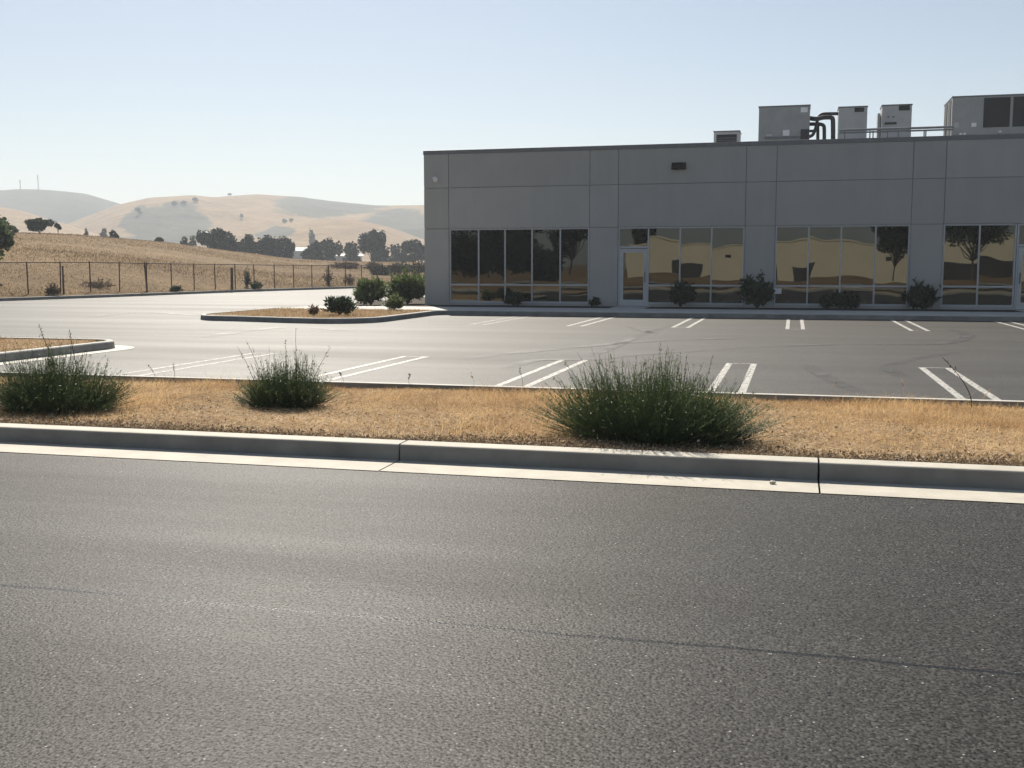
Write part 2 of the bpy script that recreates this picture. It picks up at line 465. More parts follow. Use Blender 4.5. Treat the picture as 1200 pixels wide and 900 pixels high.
def build_ground():
    a_view = np.radians(np.arange(-52, 6, .22)); a_rest = np.radians(np.arange(6, 308, 4.0))
    az = np.concatenate([a_view, a_rest]); R = []
    for a in az:
        rk = kerb_r(a)
        if rk is None: rk = 60
        R.append(np.concatenate([[.5, rk * .4, rk * .8, rk - .2, rk, rk + .13, rk + .25], rk + np.geomspace(1, 1500, 95)]))
    R = np.array(R); n, m = R.shape
    V = np.array([[(math.sin(a) * r, math.cos(a) * r, ground_z(a, r)) for r in row] for a, row in zip(az, R)])
    V = np.vstack([V.reshape(-1, 3), [[0, 0, -.06]]])
    i = np.arange(n); j = (i + 1) % n
    Q = np.concatenate([np.stack([i * m + k, j * m + k, j * m + k + 1, i * m + k + 1], 1) for k in range(m - 1)])
    me = np_mesh('ground', V, Q[:, ::-1])
    bm = bmesh.new(); bm.from_mesh(me); bm.verts.ensure_lookup_table(); c = bm.verts[n * m]
    for a in range(n): bm.faces.new((c, bm.verts[((a + 1) % n) * m], bm.verts[a * m]))
    bmesh.ops.recalc_face_normals(bm, faces=bm.faces); bm.to_mesh(me); bm.free()
    if me.polygons[len(me.polygons) // 2].normal.z < 0: me.flip_normals()
    return tag(link('ground', me, M['field'], smooth=True), 'golden dry grass ground rising to a low crest beyond the wire fence', 'ground', kind='structure')
build_ground()

# street, gutter, kerbs
mb = MB(); mb.quad((-90, -8.2, 0), (90, -8.2, 0), (90, 7.36, 0), (-90, 7.36, 0))
tag(mb.build('street', M['street']), 'dark grey asphalt street across the foreground with a thin seam', 'street', kind='structure')
def kerb_piece(x0, x1):
    prof = [(0, -.05), (.004, .0), (.010, .124), (.014, .132), (.026, .136), (.19, .138), (.198, .128), (.198, -.05)]
    path = [(x, 7.78) for x in np.linspace(x0, x1, 3)]
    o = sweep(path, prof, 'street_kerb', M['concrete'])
    return tag(o, 'pale concrete kerb with a shaded face along the near street', 'kerb', kind='structure')
joints = [-60, -12.4, -9.2, -2.935, .21, 6.4, 9.6, 60]
for a, b in zip(joints[:-1], joints[1:]):
    kerb_piece(a + .007, b - .007)
for a, b in zip(joints[:-1], joints[1:]):
    mb = MB(); mb.quad((a + .006, 7.352, .005), (b - .006, 7.352, .005), (b - .006, 7.783, .009), (a + .006, 7.783, .009))
    tag(mb.build('gutter', M['concrete']), 'narrow pale concrete gutter strip at the foot of the street kerb', 'gutter', kind='structure')
mb = MB(); mb.quad((-90, 7.30, -.03), (90, 7.30, -.03), (90, 11.8, -.03), (-90, 11.8, -.03))
tag(mb.build('earth', M['dark_soil']), kind='structure')

# parking lot asphalt
lot = [(60, 11.9), (60, 102.8), (20, 102.8), (-10, 100.8), (-22, 94.8), (-28.05, 84.9), (-30.85, 76), (-33.15, 63), (-33.65, 54), (-33.95, 48), (-34.65, 42), (-35.45, 36), (-37.05, 20), (-38, 11.9)]
tag(ear_poly('parking_lot', lot, 0.0, M['lot']), 'sunlit grey asphalt parking lot and driveway before the warehouse', 'parking lot')
kp = [(0, -.05), (.005, .0), (.02, .125), (.03, .142), (.045, .15), (.15, .15), (.15, -.05)]
kp_out = [(-n, z) for n, z in kp]      # lot side on the left of the path
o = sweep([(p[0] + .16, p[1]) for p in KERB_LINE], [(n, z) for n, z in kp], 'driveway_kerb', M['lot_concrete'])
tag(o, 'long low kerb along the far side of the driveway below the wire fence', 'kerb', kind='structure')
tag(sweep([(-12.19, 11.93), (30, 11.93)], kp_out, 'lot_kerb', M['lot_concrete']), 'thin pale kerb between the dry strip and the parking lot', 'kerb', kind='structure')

# right-hand island, building kerb, walk
isl = [(30, 33.0), (-10.4, 33.0)] + arc(-10.4, 32.4, .6, 90, 180, 5)[1:] + [(-11.0, 28.3)] + arc(-12.4, 28.2, 1.4, 0, -90, 7)[1:] + \
      [(-13.4, 26.95), (-15.2, 27.45)] + arc(-15.4, 29.0, 1.6, -100, -180, 6)[1:] + [(-17.1, 33.0), (-16.7, 36), (-16.6, 62)]
isl[2:7] = [(-10.62, 32.96), (-10.82, 32.82), (-10.95, 32.6), (-11.0, 32.3), (-11.0, 30.5)]
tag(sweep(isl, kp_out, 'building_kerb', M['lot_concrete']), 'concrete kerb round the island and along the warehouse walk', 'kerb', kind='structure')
inn = offset_path(isl, -.15)
tag(ear_poly('sidewalk', [(30, 33.15), (-10.4, 33.15), (-11.2, 33.15), (-11.9, 33.1), (-16.9, 33.1), (-16.6, 36.0), (30, 36.0)], .146, M['walk']), 'pale concrete walk between the kerb and the planting bed', 'sidewalk', kind='structure')
tag(ear_poly('island_soil', [(p.x, p.y) for p in inn[6:-3]] + [(-16.95, 33.1), (-11.15, 33.1)], .128, M['soil']), 'dry straw covered soil of the rounded kerb island', 'soil', kind='structure')
tag(ear_poly('planting_bed', [(30, 36.0), (-16.6, 36.0), (-16.6, 62), (-13.2, 62), (-13.2, 38.1), (30, 38.1)], .14, M['dark_soil']), 'dark planting bed along the foot of the warehouse', 'soil', kind='structure')
mb = MB(); mb.box(-6.0, -4.85, 35.98, 38.05, .10, .15); tag(mb.build('door_walk', M['walk']), 'concrete slab in front of the glass door', 'sidewalk', kind='structure')
mb = MB(); mb.box(6.95, 8.2, 35.98, 38.05, .10, .15); tag(mb.build('door_walk', M['walk']), 'concrete slab in front of the glass door', 'sidewalk', kind='structure')
# left-hand island
ilp = [(-60, 17.95), (-12.9, 17.95)] + arc(-12.85, 17.3, .65, 90, 0, 6)[1:] + [(-12.2, 15), (-12.2, 12.0)]
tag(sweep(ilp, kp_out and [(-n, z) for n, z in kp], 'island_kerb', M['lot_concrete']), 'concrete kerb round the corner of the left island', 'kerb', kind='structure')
tag(sweep(ilp[1:], [(.0, .005), (.34, .005)], 'island_gutter', M['walk']), 'pale gutter strip at the foot of the left island kerb', 'gutter', kind='structure')

# dry strip between street and lot
def strip_z(x, y):
    t = np.clip((y - 7.8) / 4.0, 0, 1)
    z = .120 - .035 * t + .018 * wob(x, y, 3, 3, 2.2) * np.clip((y - 7.95) * 3, 0, 1)
    return z
def build_strip():
    xs = np.linspace(-14, 14, 180); ys = np.linspace(7.974, 11.79, 40)
    X, Y = np.meshgrid(xs, ys); Z = strip_z(X, Y); n, m = X.shape
    idx = np.arange(n * m).reshape(n, m)
    Q = np.stack([idx[:-1, :-1], idx[:-1, 1:], idx[1:, 1:], idx[1:, :-1]], -1).reshape(-1, 4)
    tag(link('planting_strip', np_mesh('planting_strip', np.stack([X, Y, Z], -1).reshape(-1, 3), Q), M['soil'], smooth=True),
        'strip of straw covered soil between the street kerb and the lot', 'soil', kind='structure')
    ear_poly('planting_strip', [(14, 7.974), (60, 7.974), (60, 11.79), (14, 11.79)], .12, M['soil'])
    ear_poly('planting_strip', [(-60, 7.974), (-14, 7.974), (-14, 11.79), (-12.36, 11.79), (-12.36, 17.3), (-12.9, 17.79), (-60, 17.79)], .125, M['soil'])
build_strip()

def blades(rng, X, Y, Z, h, w, lean, seg=3):
    n = len(X); th = rng.uniform(0, 6.283, n); ln = lean * rng.uniform(.2, 1.0, n)
    D = np.stack([np.cos(th), np.sin(th), np.zeros(n)], 1); S = np.stack([-np.sin(th + rng.normal(0, .6, n)), np.cos(th), np.zeros(n)], 1)
    P = np.empty((n, seg, 3)); W = np.empty((n, seg))
    for k in range(seg):
        t = k / (seg - 1)
        P[:, k] = np.stack([X, Y, Z], 1) + D * (h * ln * t ** 1.7)[:, None]
        P[:, k, 2] += h * t * (1 - .35 * ln * t); W[:, k] = w * (1 - .85 * t)
    return ribbons(P, W, S)

def build_dry_grass():
    rng = np.random.default_rng(11)
    n = 525000
    X = rng.uniform(-13.5, 7.5, n); Y = 8.03 + 3.73 * rng.random(n) ** .92
    dens = .5 + .6 * wob(X, Y, 21, 4, 1.1); edge = np.clip((Y - 8.2) / .6, .06, 1)
    keep = rng.random(n) < np.clip((dens - .15) * 1.5, .12, 1) * edge
    X, Y = X[keep], Y[keep]; Z = strip_z(X, Y) - .005; n = len(X)
    tall = np.clip(.55 + .75 * wob(X, Y, 31, 3, 1.3) + .35 * np.clip(X / 1.2, 0, 1) * np.clip((Y - 8.6) / .6, 0, 1), .22, 1.5)
    h = rng.gamma(3.0, .027, n) * tall + .012
    h *= np.clip((Y - 7.7) / .8, .35, 1) * (1 + .7 * np.clip((Y - 11.0) / .7, 0, 1) * np.clip(.3 + wob(X, Y, 61, 3, 2.0), 0, 1))
    a = blades(rng, X, Y, Z, np.minimum(h, .26), rng.uniform(.0009, .0021, n), 1.9)
    o = link('dry_grass', np_mesh('dry_grass', *a), M['drygrass'])
    tag(o, 'short golden dry grass covering the strip behind the street kerb', 'grass', kind='stuff')
    n = 127000
    X = rng.uniform(-13.5, 7.5, n); Y = rng.uniform(8.0, 11.76, n); Z = strip_z(X, Y) + rng.uniform(.0, .016, n)
    th = rng.uniform(0, 6.283, n); L = rng.uniform(.015, .075, n); el = rng.normal(0, .25, n)
    D = np.stack([np.cos(th) * np.cos(el), np.sin(th) * np.cos(el), np.sin(el)], 1)
    S = np.stack([-np.sin(th), np.cos(th), rng.normal(0, .5, n)], 1)
    P = np.stack([X, Y, Z], 1)[:, None] + D[:, None] * np.array([-.5, .5])[None, :, None] * L[:, None, None]
    W = np.repeat(rng.uniform(.0008, .0022, n)[:, None], 2, 1)
    tag(link('straw_litter', np_mesh('straw_litter', *ribbons(P, W, S)), M['litter']), 'loose straw and mulch litter over the dry strip', 'litter', kind='stuff')
    n = 151000
    X = rng.uniform(-13.5, 7.5, n); Y = 7.99 + 2.2 * rng.random(n) ** 2.2; pat = wob(X, Y, 44, 4, 1.5)
    ok = rng.random(n) < np.clip(.75 - (Y - 8.05 - .35 * pat) * 1.6, .04, .8); X, Y = X[ok], Y[ok]; n = len(X); Z = strip_z(X, Y) + rng.uniform(.004, .024, n)
    Cn = np.stack([X, Y, Z], 1)
    tag(link('mulch', np_mesh('mulch', *leaf_quads(Cn, .0075, rng, 1.9, -.2)), M['mulch']), 'grey brown mulch chips lying along the street kerb', 'mulch', kind='stuff')
    # islands
    n = 26000
    X = rng.uniform(-17, -11.1, n); Y = rng.uniform(26.9, 33.1, n)
    ok = (np.hypot(X + 12.4, Y - 28.2) < 1.15) | ((X > -16.6) & (X < -11.25) & (Y > 28.6)) | ((X > -15.4) & (X < -12.4) & (Y > 27.75))
    X, Y = X[ok], Y[ok]; n = len(X)
    a = blades(rng, X, Y, np.full(n, .125), rng.gamma(2.5, .022, n) + .01, rng.uniform(.003, .007, n), 1.4)
    n = 40000
    X = rng.uniform(-19, -12.42, n); Y = rng.uniform(11.9, 17.7, n); n = len(X)
    b = blades(rng, X, Y, np.full(n, .122), rng.gamma(2.5, .015, n) + .01, rng.uniform(.002, .005, n), 1.4)
    tag(link('island_straw', np_mesh('island_straw', *join_vq([a, b])), M['litter']), 'brown straw and clods on the kerb islands', 'litter', kind='stuff')
build_dry_grass()

def build_field_grass():
    rng = np.random.default_rng(5); n = 90000
    uu = rng.uniform(-60, 505, n); pts = []
    rk_cache = {}
    X = np.empty(n); Y = np.empty(n); Z = np.empty(n)
    for i in range(n):
        d = ray(uu[i], 314); az = math.atan2(d[0], d[1])
        key = round(uu[i] / 4)
        if key not in rk_cache: rk_cache[key] = kerb_r(az) or 90
        rk = rk_cache[key]; rc = interp(uu[i], CREST_D) + 4
        r = rk + .8 + (rc - rk) * rng.random() ** 1.3
        X[i], Y[i], Z[i] = math.sin(az) * r, math.cos(az) * r, ground_z(az, r)
    r = np.hypot(X, Y); s = r / 100
    h = (.10 + .20 * rng.random(n) ** 2) * np.clip(.7 + .6 * wob(X, Y, 9, 3, .15), .3, 1.3)
    a = blades(rng, X, Y, Z - .03, h, .010 + .022 * s * rng.random(n), 1.3)
    tag(link('field_grass', np_mesh('field_grass', *a), M['fieldgrass']), 'tall golden grass over the rise beyond the wire fence', 'grass', kind='stuff')
build_field_grass()

# ------------------------------------------------------------------ painted stalls and tyre marks
def stall(xc, y0, y1, open_at, m, w=.47, lw=.095):
    mb = MB(); z = .004; h = w / 2
    mb.quad((xc - h, y0, z), (xc - h + lw, y0, z), (xc - h + lw, y1, z), (xc - h, y1, z))
    mb.quad((xc + h - lw, y0, z), (xc + h, y0, z), (xc + h, y1, z), (xc + h - lw, y1, z))
    ye = y1 if open_at == 'near' else y0
    t = .05 if open_at == 'near' else -.05
    mb.quad((xc - h + lw, ye - t, z), (xc + h - lw, ye - t, z), (xc + h - lw, ye, z), (xc - h + lw, ye, z))
    tag(mb.build('parking_stripe', m), 'worn white double parking stripe painted on the lot', 'parking stripe', 'painted parking stripes', kind='structure')
for xc, m in ((-9.0, 'paint_old'), (-6.18, 'paint'), (-3.43, 'paint'), (-.75, 'paint'), (2.1, 'paint'), (4.85, 'paint_old')): stall(xc, 12.0, 17.25, 'near', M[m])
for xc, m in ((-8.1, 'paint_old'), (-5.45, 'paint'), (-2.73, 'paint'), (.08, 'paint'), (2.97, 'paint'), (5.72, 'paint'), (8.45, 'paint')): stall(xc, 27.3, 32.9, 'far', M[m])

def tyre_mark(px, w):
    P = [gp(u, v, 0.006) for u, v in px]; pts = []
    for i in range(len(P) - 1):            # Catmull-Rom
        p0 = P[max(0, i-1)]; p1 = P[i]; p2 = P[i+1]; p3 = P[min(len(P)-1, i+2)]
        for k in range(10):
            t = k / 10
            pts.append(.5 * ((2*p1) + (p2-p0)*t + (2*p0-5*p1+4*p2-p3)*t*t + (3*p1-p0-3*p2+p3)*t**3))
    pts.append(P[-1]); prof = [-1, -.5, .5, 1]; path = [(p.x, p.y) for p in pts]
    V = []; K = len(path); E = []
    for q in prof:
        for i, p in enumerate(offset_path(path, q * w / 2)):
            V.append((p.x, p.y, .006)); s = i / (K - 1); E.append((0 if abs(q) > .9 else 1) * min(1, s * 5, (1 - s) * 5))
    Q = [(j*K+i, j*K+i+1, (j+1)*K+i+1, (j+1)*K+i) for j in range(3) for i in range(K-1)]
    me = bpy.data.meshes.new('tyre_mark'); me.from_pydata(V, [], Q); me.update()
    a = me.attributes.new('edge', 'FLOAT', 'POINT'); a.data.foreach_set('value', E)
    tag(link('tyre_mark', me, M['tyre']), 'curved dark tyre mark on the parking lot', 'tyre mark', 'tyre marks on the lot', kind='structure')
for px, w in (([(789, 380), (752, 392), (715, 408), (690, 418)], .3), ([(591, 433), (628, 422), (696, 421), (744, 416), (860, 409)], .32),
              ([(840, 409), (960, 404), (1095, 403), (1128, 398), (1132, 392), (1110, 385)], .34), ([(1125, 412), (1068, 421), (1041, 430), (1050, 437), (1068, 445)], .30),
              ([(945, 427), (960, 437), (981, 448), (1008, 460)], .28), ([(540, 421), (620, 412), (760, 400), (880, 396)], .4),
              ([(735, 381), (752, 387), (770, 391)], .3), ([(100, 372), (170, 366), (260, 372)], .5), ([(230, 396), (330, 384), (420, 388)], .5)):
    tyre_mark(px, w)

# ------------------------------------------------------------------ warehouse
FY = 38.0; TOP = 5.77
def build_warehouse():
    W = empty('warehouse', (-13.2, FY, 0), 'long grey concrete warehouse with bronze mirror windows and flat roof', 'building')
    X0, X1, YB = -13.24, 30.0, 74.0
    vj = [X0, -12.29, -7.05, -6.03, -1.645, -.64, 3.71, 4.72, 9.0, 10.0, 14.4, 15.4, 19.8, 20.8, 25.2, X1]
    rows = [.10, 2.93, 4.41, 5.62]; g = .011
    bays = {1, 3, 5, 7, 9, 11, 13}
    mb = MB(); bk = MB()
    for i in range(len(vj) - 1):
        for r in range(3):
            if r == 0 and i in bays: continue
            x0, x1, z0, z1 = vj[i], vj[i+1], rows[r], rows[r+1]
            xl = x0 if i == 0 else x0 + g
            mb.box(xl, x1 - g, FY, FY + .03, z0 + (g if r else 0), z1 - (g if r < 2 else 0))
            bk.box(x0 + (.028 if i == 0 else 0), x1, FY + .03, FY + .2, z0, z1)
    # sill walls below the windows, door gaps left open
    for i in bays:
        xa = vj[i]
        if i in (3,): xa = -4.93
        xb = 6.98 if i == 7 else vj[i+1]
        mb.box(xa + .002, xb - .002, FY + .004, FY + .2, .1, .235)
    # side, back walls (in rows, with the same reveals)
    for r in range(3):
        z0, z1 = rows[r] + (g if r else 0), rows[r+1] - (g if r < 2 else 0)
        ys = list(np.linspace(FY + .03, YB, 6))
        for a, b in zip(ys[:-1], ys[1:]): mb.box(X0, X0 + .03, a + (0 if a < FY + .1 else g), b - g, z0, z1)
        mb.box(X1 - .03, X1, FY + .03, YB, z0, z1); mb.box(X0 + .03, X1 - .03, YB - .2, YB, z0, z1)
    bk.box(X0 + .03, X0 + .2, FY + .2, YB - .2, .1, 5.62); bk.box(X1 - .2, X1 - .03, FY + .2, YB - .2, .1, 5.62)
    mb.build('wall', M['facade'], W, bevel=0)
    bk.build('wall_core', M['facade_joint'], W)
    cp = MB(); cp.box(X0 - .02, X1 + .02, FY - .02, FY + .26, 5.62, TOP); cp.box(X0 - .02, X0 + .26, FY + .26, YB - .26, 5.62, TOP)
    cp.box(X1 - .26, X1 + .02, FY + .26, YB - .26, 5.62, TOP); cp.box(X0 - .02, X1 + .02, YB - .26, YB + .02, 5.62, TOP)
    cp.build('coping', M['coping'], W, bevel=.008)
    rf = MB(); rf.box(X0 + .2, X1 - .2, FY + .2, YB - .2, 5.0, 5.2); rf.build('roof', M['roofing'], W)
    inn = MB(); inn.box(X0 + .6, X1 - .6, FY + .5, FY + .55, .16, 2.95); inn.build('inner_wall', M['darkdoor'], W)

    rng = np.random.default_rng(77)
    def pane(x0, x1, z0, z1, y, parts):
        nx, nz = 14, 14; xs = np.linspace(x0, x1, nx); zs = np.linspace(z0, z1, nz)
        A, B = np.meshgrid(xs, zs)
        tx, tz = rng.normal(0, .0026), rng.normal(0, .0026)
        D = .0050 * np.sin(A * 1.35 + .5 + .25 * np.sin(B * 1.1)) * (.6 + .4 * np.sin(B * .9 + A * .4)) + .0012 * wob(A, B, 4, 3, 2.4)
        D = D + (A - (x0 + x1) / 2) * tx + (B - (z0 + z1) / 2) * tz
        idx = np.arange(nx * nz).reshape(nz, nx)
        parts.append((np.stack([A, y + D, B], -1).reshape(-1, 3), np.stack([idx[:-1, :-1], idx[:-1, 1:], idx[1:, 1:], idx[1:, :-1]], -1).reshape(-1, 4)))
    def window(xs, ztop, zrail, zsill, skip_first=False, name_loc=None):
        fr = MB(); y0, y1 = FY + .035, FY + .135; w = .05; gl = []
        xs0 = xs[1] if skip_first else xs[0]
        xa, xb = xs[0], xs[-1]
        fr.box(xa, xb, y0, y1, ztop - .05, ztop)                           # head
        fr.box(xs0 if not skip_first else xs[1] + w / 2, xb, y0, y1, zsill, zsill + .06)
        for k, x in enumerate(xs):
            l = x if k == 0 else (x - w if k == len(xs) - 1 else x - w / 2)
            fr.box(l, l + w, y0, y1, zsill + .06 if not (skip_first and k < 2) else .16, ztop - .05)
        for k in range(len(xs) - 1):
            if skip_first and k == 0: continue
            l = xs[k] + (w if k == 0 else w / 2); r = xs[k+1] - (w if k == len(xs) - 2 else w / 2)
            fr.box(l, r, y0 + .002, y1, zrail - .03, zrail + .03)
            pane(l, r, zrail + .03, ztop - .05, FY + .08, gl); pane(l, r, zsill + .06, zrail - .03, FY + .08, gl)
        if skip_first:
            l, r = xs[0] + w, xs[1] - w / 2
            fr.box(l, r, y0 + .002, y1, 2.19, 2.26); pane(l, r, 2.26, ztop - .05, FY + .08, gl)
        o = fr.build('window', M['alu'], W)
        V, Q = join_vq(gl); gm = np_mesh('glass', V, Q)
        gm.polygons.foreach_set('use_smooth', [True] * len(gm.polygons))
        go = link('glass', gm, M['glass']); go.parent = o; go.location = (0, 0, 0)
        return o
    def door(xl, xr, hand):
        d = MB(); y0, y1 = FY + .045, FY + .12
        d.box(xl, xl + .13, y0, y1, .16, 2.17); d.box(xr - .13, xr, y0, y1, .16, 2.17)
        d.box(xl + .13, xr - .13, y0, y1, 2.04, 2.17); d.box(xl + .13, xr - .13, y0, y1, .16, .38)
        o = d.build('door', M['alu'], W)
        gl = []; pane(xl + .13, xr - .13, .38, 2.04, FY + .085, gl); V, Q = join_vq(gl)
        gm = np_mesh('glass', V, Q); gm.polygons.foreach_set('use_smooth', [True] * len(gm.polygons))
        go = link('glass', gm, M['glass']); go.parent = o
        h = MB(); hx = xr - .07 if hand > 0 else xl + .07
        h.tube([(hx, y0, 1.0), (hx, y0 - .06, 1.02), (hx, y0 - .06, 1.32), (hx, y0, 1.34)], .014)
        hh = h.build('handle', M['black']); hh.parent = o
    window([-12.28, -11.17, -10.17, -9.16, -8.12, -7.06], 2.925, .89, .235)
    window([-6.02, -4.96, -3.85, -2.77, -1.655], 2.925, .89, .235, True); door(-5.965, -4.99, 1)
    window([-.63, .47, 1.52, 2.62, 3.70], 2.925, .89, .235)
    window([4.73, 5.84, 6.95], 2.925, .89, .235)
    window([6.97, 8.02, 8.99], 2.925, .89, .235, True); door(7.03, 7.98, -1)
    for a in (10.01, 15.41, 20.81): window([a, a + 1.1, a + 2.2, a + 3.3, a + 4.38], 2.925, .89, .235)
    # black shrouded wall lamp
    l = MB(); l.v += [(-4.19, FY, 4.88), (-3.68, FY, 4.88), (-3.68, FY, 5.13), (-4.19, FY, 5.13), (-4.16, FY - .2, 4.88), (-3.71, FY - .2, 4.88), (-3.73, FY - .15, 5.10), (-4.14, FY - .15, 5.10)]
    l.f += [(0, 3, 2, 1), (4, 5, 6, 7), (0, 1, 5, 4), (1, 2, 6, 5), (2, 3, 7, 6), (3, 0, 4, 7)]
    l.build('wall_lamp', M['black'], W, bevel=.03, seg=3)
    # small corner floodlight on an arm
    f = MB(); f.tube([(-12.77, FY, 4.70), (-12.77, FY - .10, 4.70), (-12.77, FY - .14, 4.74)], .025); f.tube([(-12.80, FY - .07, 4.76), (-12.72, FY - .24, 4.70)], [.075, .095], 12)
    f.build('floodlight', M['plate'], W)
    b = MB(); b.box(-.615, -.38, FY - .05, FY + .03, .62, .80); b.build('junction_box', M['plate'], W, bevel=.008)
build_warehouse()

# ------------------------------------------------------------------ rooftop equipment (stands on the roof at z = 5.2)
RZ = 5.2
def unit_shell(t, x0, x1, y0, y1, z0, z1, m):
    c = MB(); c.box(x0, x1, y0, y1, z0 + .12, z1); c.build('casing', m, t, bevel=.015)
    for xa in (x0 + .08, x1 - .2):
        s = MB(); s.box(xa, xa + .12, y0 + .05, y1 - .05, z0, z0 + .12); s.build('base_rail', M['pipe_grey'], t)
    cp = MB(); cp.box(x0 - .02, x1 + .02, y0 - .02, y1 + .02, z1, z1 + .04); cp.build('top_cap', M['coping'], t, bevel=.006)
def on(t, name, u0, v0, u1, v1, Y, m, dep=.02):
    a = fp(u0, v0, Y); b = fp(u1, v1, Y); k = MB()
    k.box(min(a.x, b.x), max(a.x, b.x), Y - dep, Y + .01, min(a.z, b.z), max(a.z, b.z)); return k.build(name, m, t)
# low louvred unit
Y = 41.; a = fp(836.5, 153.6, Y); b = fp(866.5, 166, Y)
t = empty('condenser_unit', (a.x, Y, RZ), 'low rooftop unit with a dark louvred face, leftmost on the roof edge', 'air conditioner', 'rooftop air conditioners')
unit_shell(t, a.x, b.x, Y, Y + 1.0, RZ, a.z - .04, M['unit_pale'])
c = MB(); c.box(a.x + .1, b.x - .1, Y - .012, Y + .01, RZ + .25, a.z - .14); gr = c.build('grille', M['coil'], t)
c = MB()
for k in range(12):
    z = RZ + .28 + k * .085
    if z < a.z - .2: c.box(a.x + .1, b.x - .1, Y - .03, Y - .014, z, z + .018)
c.build('louvre', M['pipe_grey'], gr); gr.children[0].location = (0, 0, 0)
# wide grey unit
Y = 42.; a = fp(889.5, 124.6, Y); b = fp(948.5, 160, Y)
t = empty('rooftop_unit', (a.x, Y, RZ), 'wide plain grey rooftop box unit joined by black pipes on its right', 'air conditioner', 'rooftop air conditioners')
unit_shell(t, a.x, b.x, Y, Y + 1.3, RZ, a.z - .04, M['duct_grey'])
on(t, 'plate', 938.5, 126, 946.5, 131.5, Y, M['plate']); on(t, 'plate', 917.5, 152.5, 925, 159, Y, M['plate'])
on(t, 'control_box', 938.5, 152, 948, 163, Y, M['pipe'], .08); on(t, 'rail', 896, 160.8, 938, 162, Y, M['pipe_grey'], .06)
on(t, 'valve', 897.5, 157.5, 905, 160, Y, M['unit_pale'], .06)
# two narrow cabinets
Y = 42.; a = fp(983, 125, Y); b = fp(1015.5, 160, Y)
t = empty('rooftop_cabinet', (a.x, Y, RZ), 'narrow pale grey rooftop cabinet just right of the bent black pipes', 'air conditioner', 'rooftop air conditioners')
unit_shell(t, a.x, b.x, Y, Y + .95, RZ, a.z - .04, M['unit_pale']); on(t, 'vent', 1001.5, 126.5, 1012.5, 131, Y, M['coil'])
Y = 42.; a = fp(1034, 122.8, Y); b = fp(1067.5, 160, Y)
t = empty('rooftop_cabinet', (a.x, Y, RZ), 'narrow pale grey rooftop cabinet nearest the big dark chiller', 'air conditioner', 'rooftop air conditioners')
unit_shell(t, a.x, b.x, Y, Y + .95, RZ, a.z - .04, M['unit_pale']); on(t, 'vent', 1053.5, 124, 1066, 129.2, Y, M['coil']); on(t, 'handle_bar', 1037, 143.7, 1050.5, 145.5, Y, M['coil'], .05)
on(t, 'vent', 1040, 136, 1042, 138, Y, M['pipe_grey']); on(t, 'vent', 1046, 136, 1048, 138, Y, M['pipe_grey'])
c = MB(); c.box(a.x - .12, a.x - .03, Y + .35, Y + .9, RZ + .3, a.z - .25); c.build('side_coil', M['unit_pale'], t)
# big chiller
Y = 42.; a = fp(1116.5, 112.8, Y); x1 = a.x + 4.2
t = empty('chiller', (a.x, Y, RZ), 'large rooftop chiller with dark coil panels at the right end of the roof', 'chiller', 'rooftop air conditioners')
unit_shell(t, a.x, x1, Y, Y + 2.2, RZ, a.z - .04, M['duct_grey'])
p0 = fp(1153.5, 113, Y).x; p1 = fp(1184.5, 113, Y).x; p2 = fp(1188, 113, Y).x; zt, zb = a.z - .1, fp(1153, 149.5, Y).z
for xa, xb in ((p0, p1), (p2, x1 - .1)):
    k = MB(); k.box(xa, xb, Y - .015, Y + .01, zb, zt); k.build('coil_panel', M['coil'], t)
for ya in (Y + .25, Y + 1.25):
    k = MB(); k.box(a.x - .02, a.x + .01, ya, ya + .7, RZ + .5, zt); k.build('side_panel', M['coil'], t)
on(t, 'plate', 1138.5, 144, 1144, 148.5, Y, M['plate']); on(t, 'plate', 1118.5, 143.5, 1123.5, 149.5, Y, M['unit_pale'])
for u, v in ((1124, 156), (1128.5, 156), (1170, 153.5)): on(t, 'valve', u, v, u + 3, v + 2, Y, M['plate'], .08)
k = MB(); k.box(a.x, x1, Y - .05, Y, RZ + .95, RZ + 1.02); k.build('rail', M['pipe_grey'], t)
# bent insulated pipes between the wide unit and the first cabinet
t = empty('pipe_cluster', tuple(fp(962, 163, 42.3)), 'cluster of bent black insulated pipes rising between two rooftop units', 'pipes')
t.location.z = RZ
def bent(px, Y, r):
    P = [fp(u, v, Y) for u, v in px]; k = MB(); out = [P[0]]
    for i in range(1, len(P) - 1):
        for s in (.25, .5, .75):
            q = (P[i-1].lerp(P[i], .5) if i > 1 else P[0].lerp(P[1], .6)); e = P[i].lerp(P[i+1], .5 if i < len(P) - 2 else .4)
            out.append(q.lerp(P[i], s).lerp(P[i].lerp(e, s), s))
    out.append(P[-1]); k.tube(out, r, 10); k.build('pipe', M['pipe'], t, smooth=True)
bent([(983.5, 133.2), (962, 133.2), (958.5, 138), (955.7, 152), (952.5, 158.5), (948, 160.5)], 42.35, .062)
bent([(948, 138.5), (957, 139.8), (964, 137.6), (975.5, 137.3), (976.3, 141), (976.3, 172)], 42.2, .085)
bent([(948, 145.5), (961, 145.2), (965.8, 147), (966, 152), (966, 172)], 42.5, .07)
bent([(958.4, 143.5), (958.4, 150), (958.4, 172)], 42.6, .06)
bent([(948, 153.5), (951, 153.7), (953.5, 153.2)], 42.35, .05)
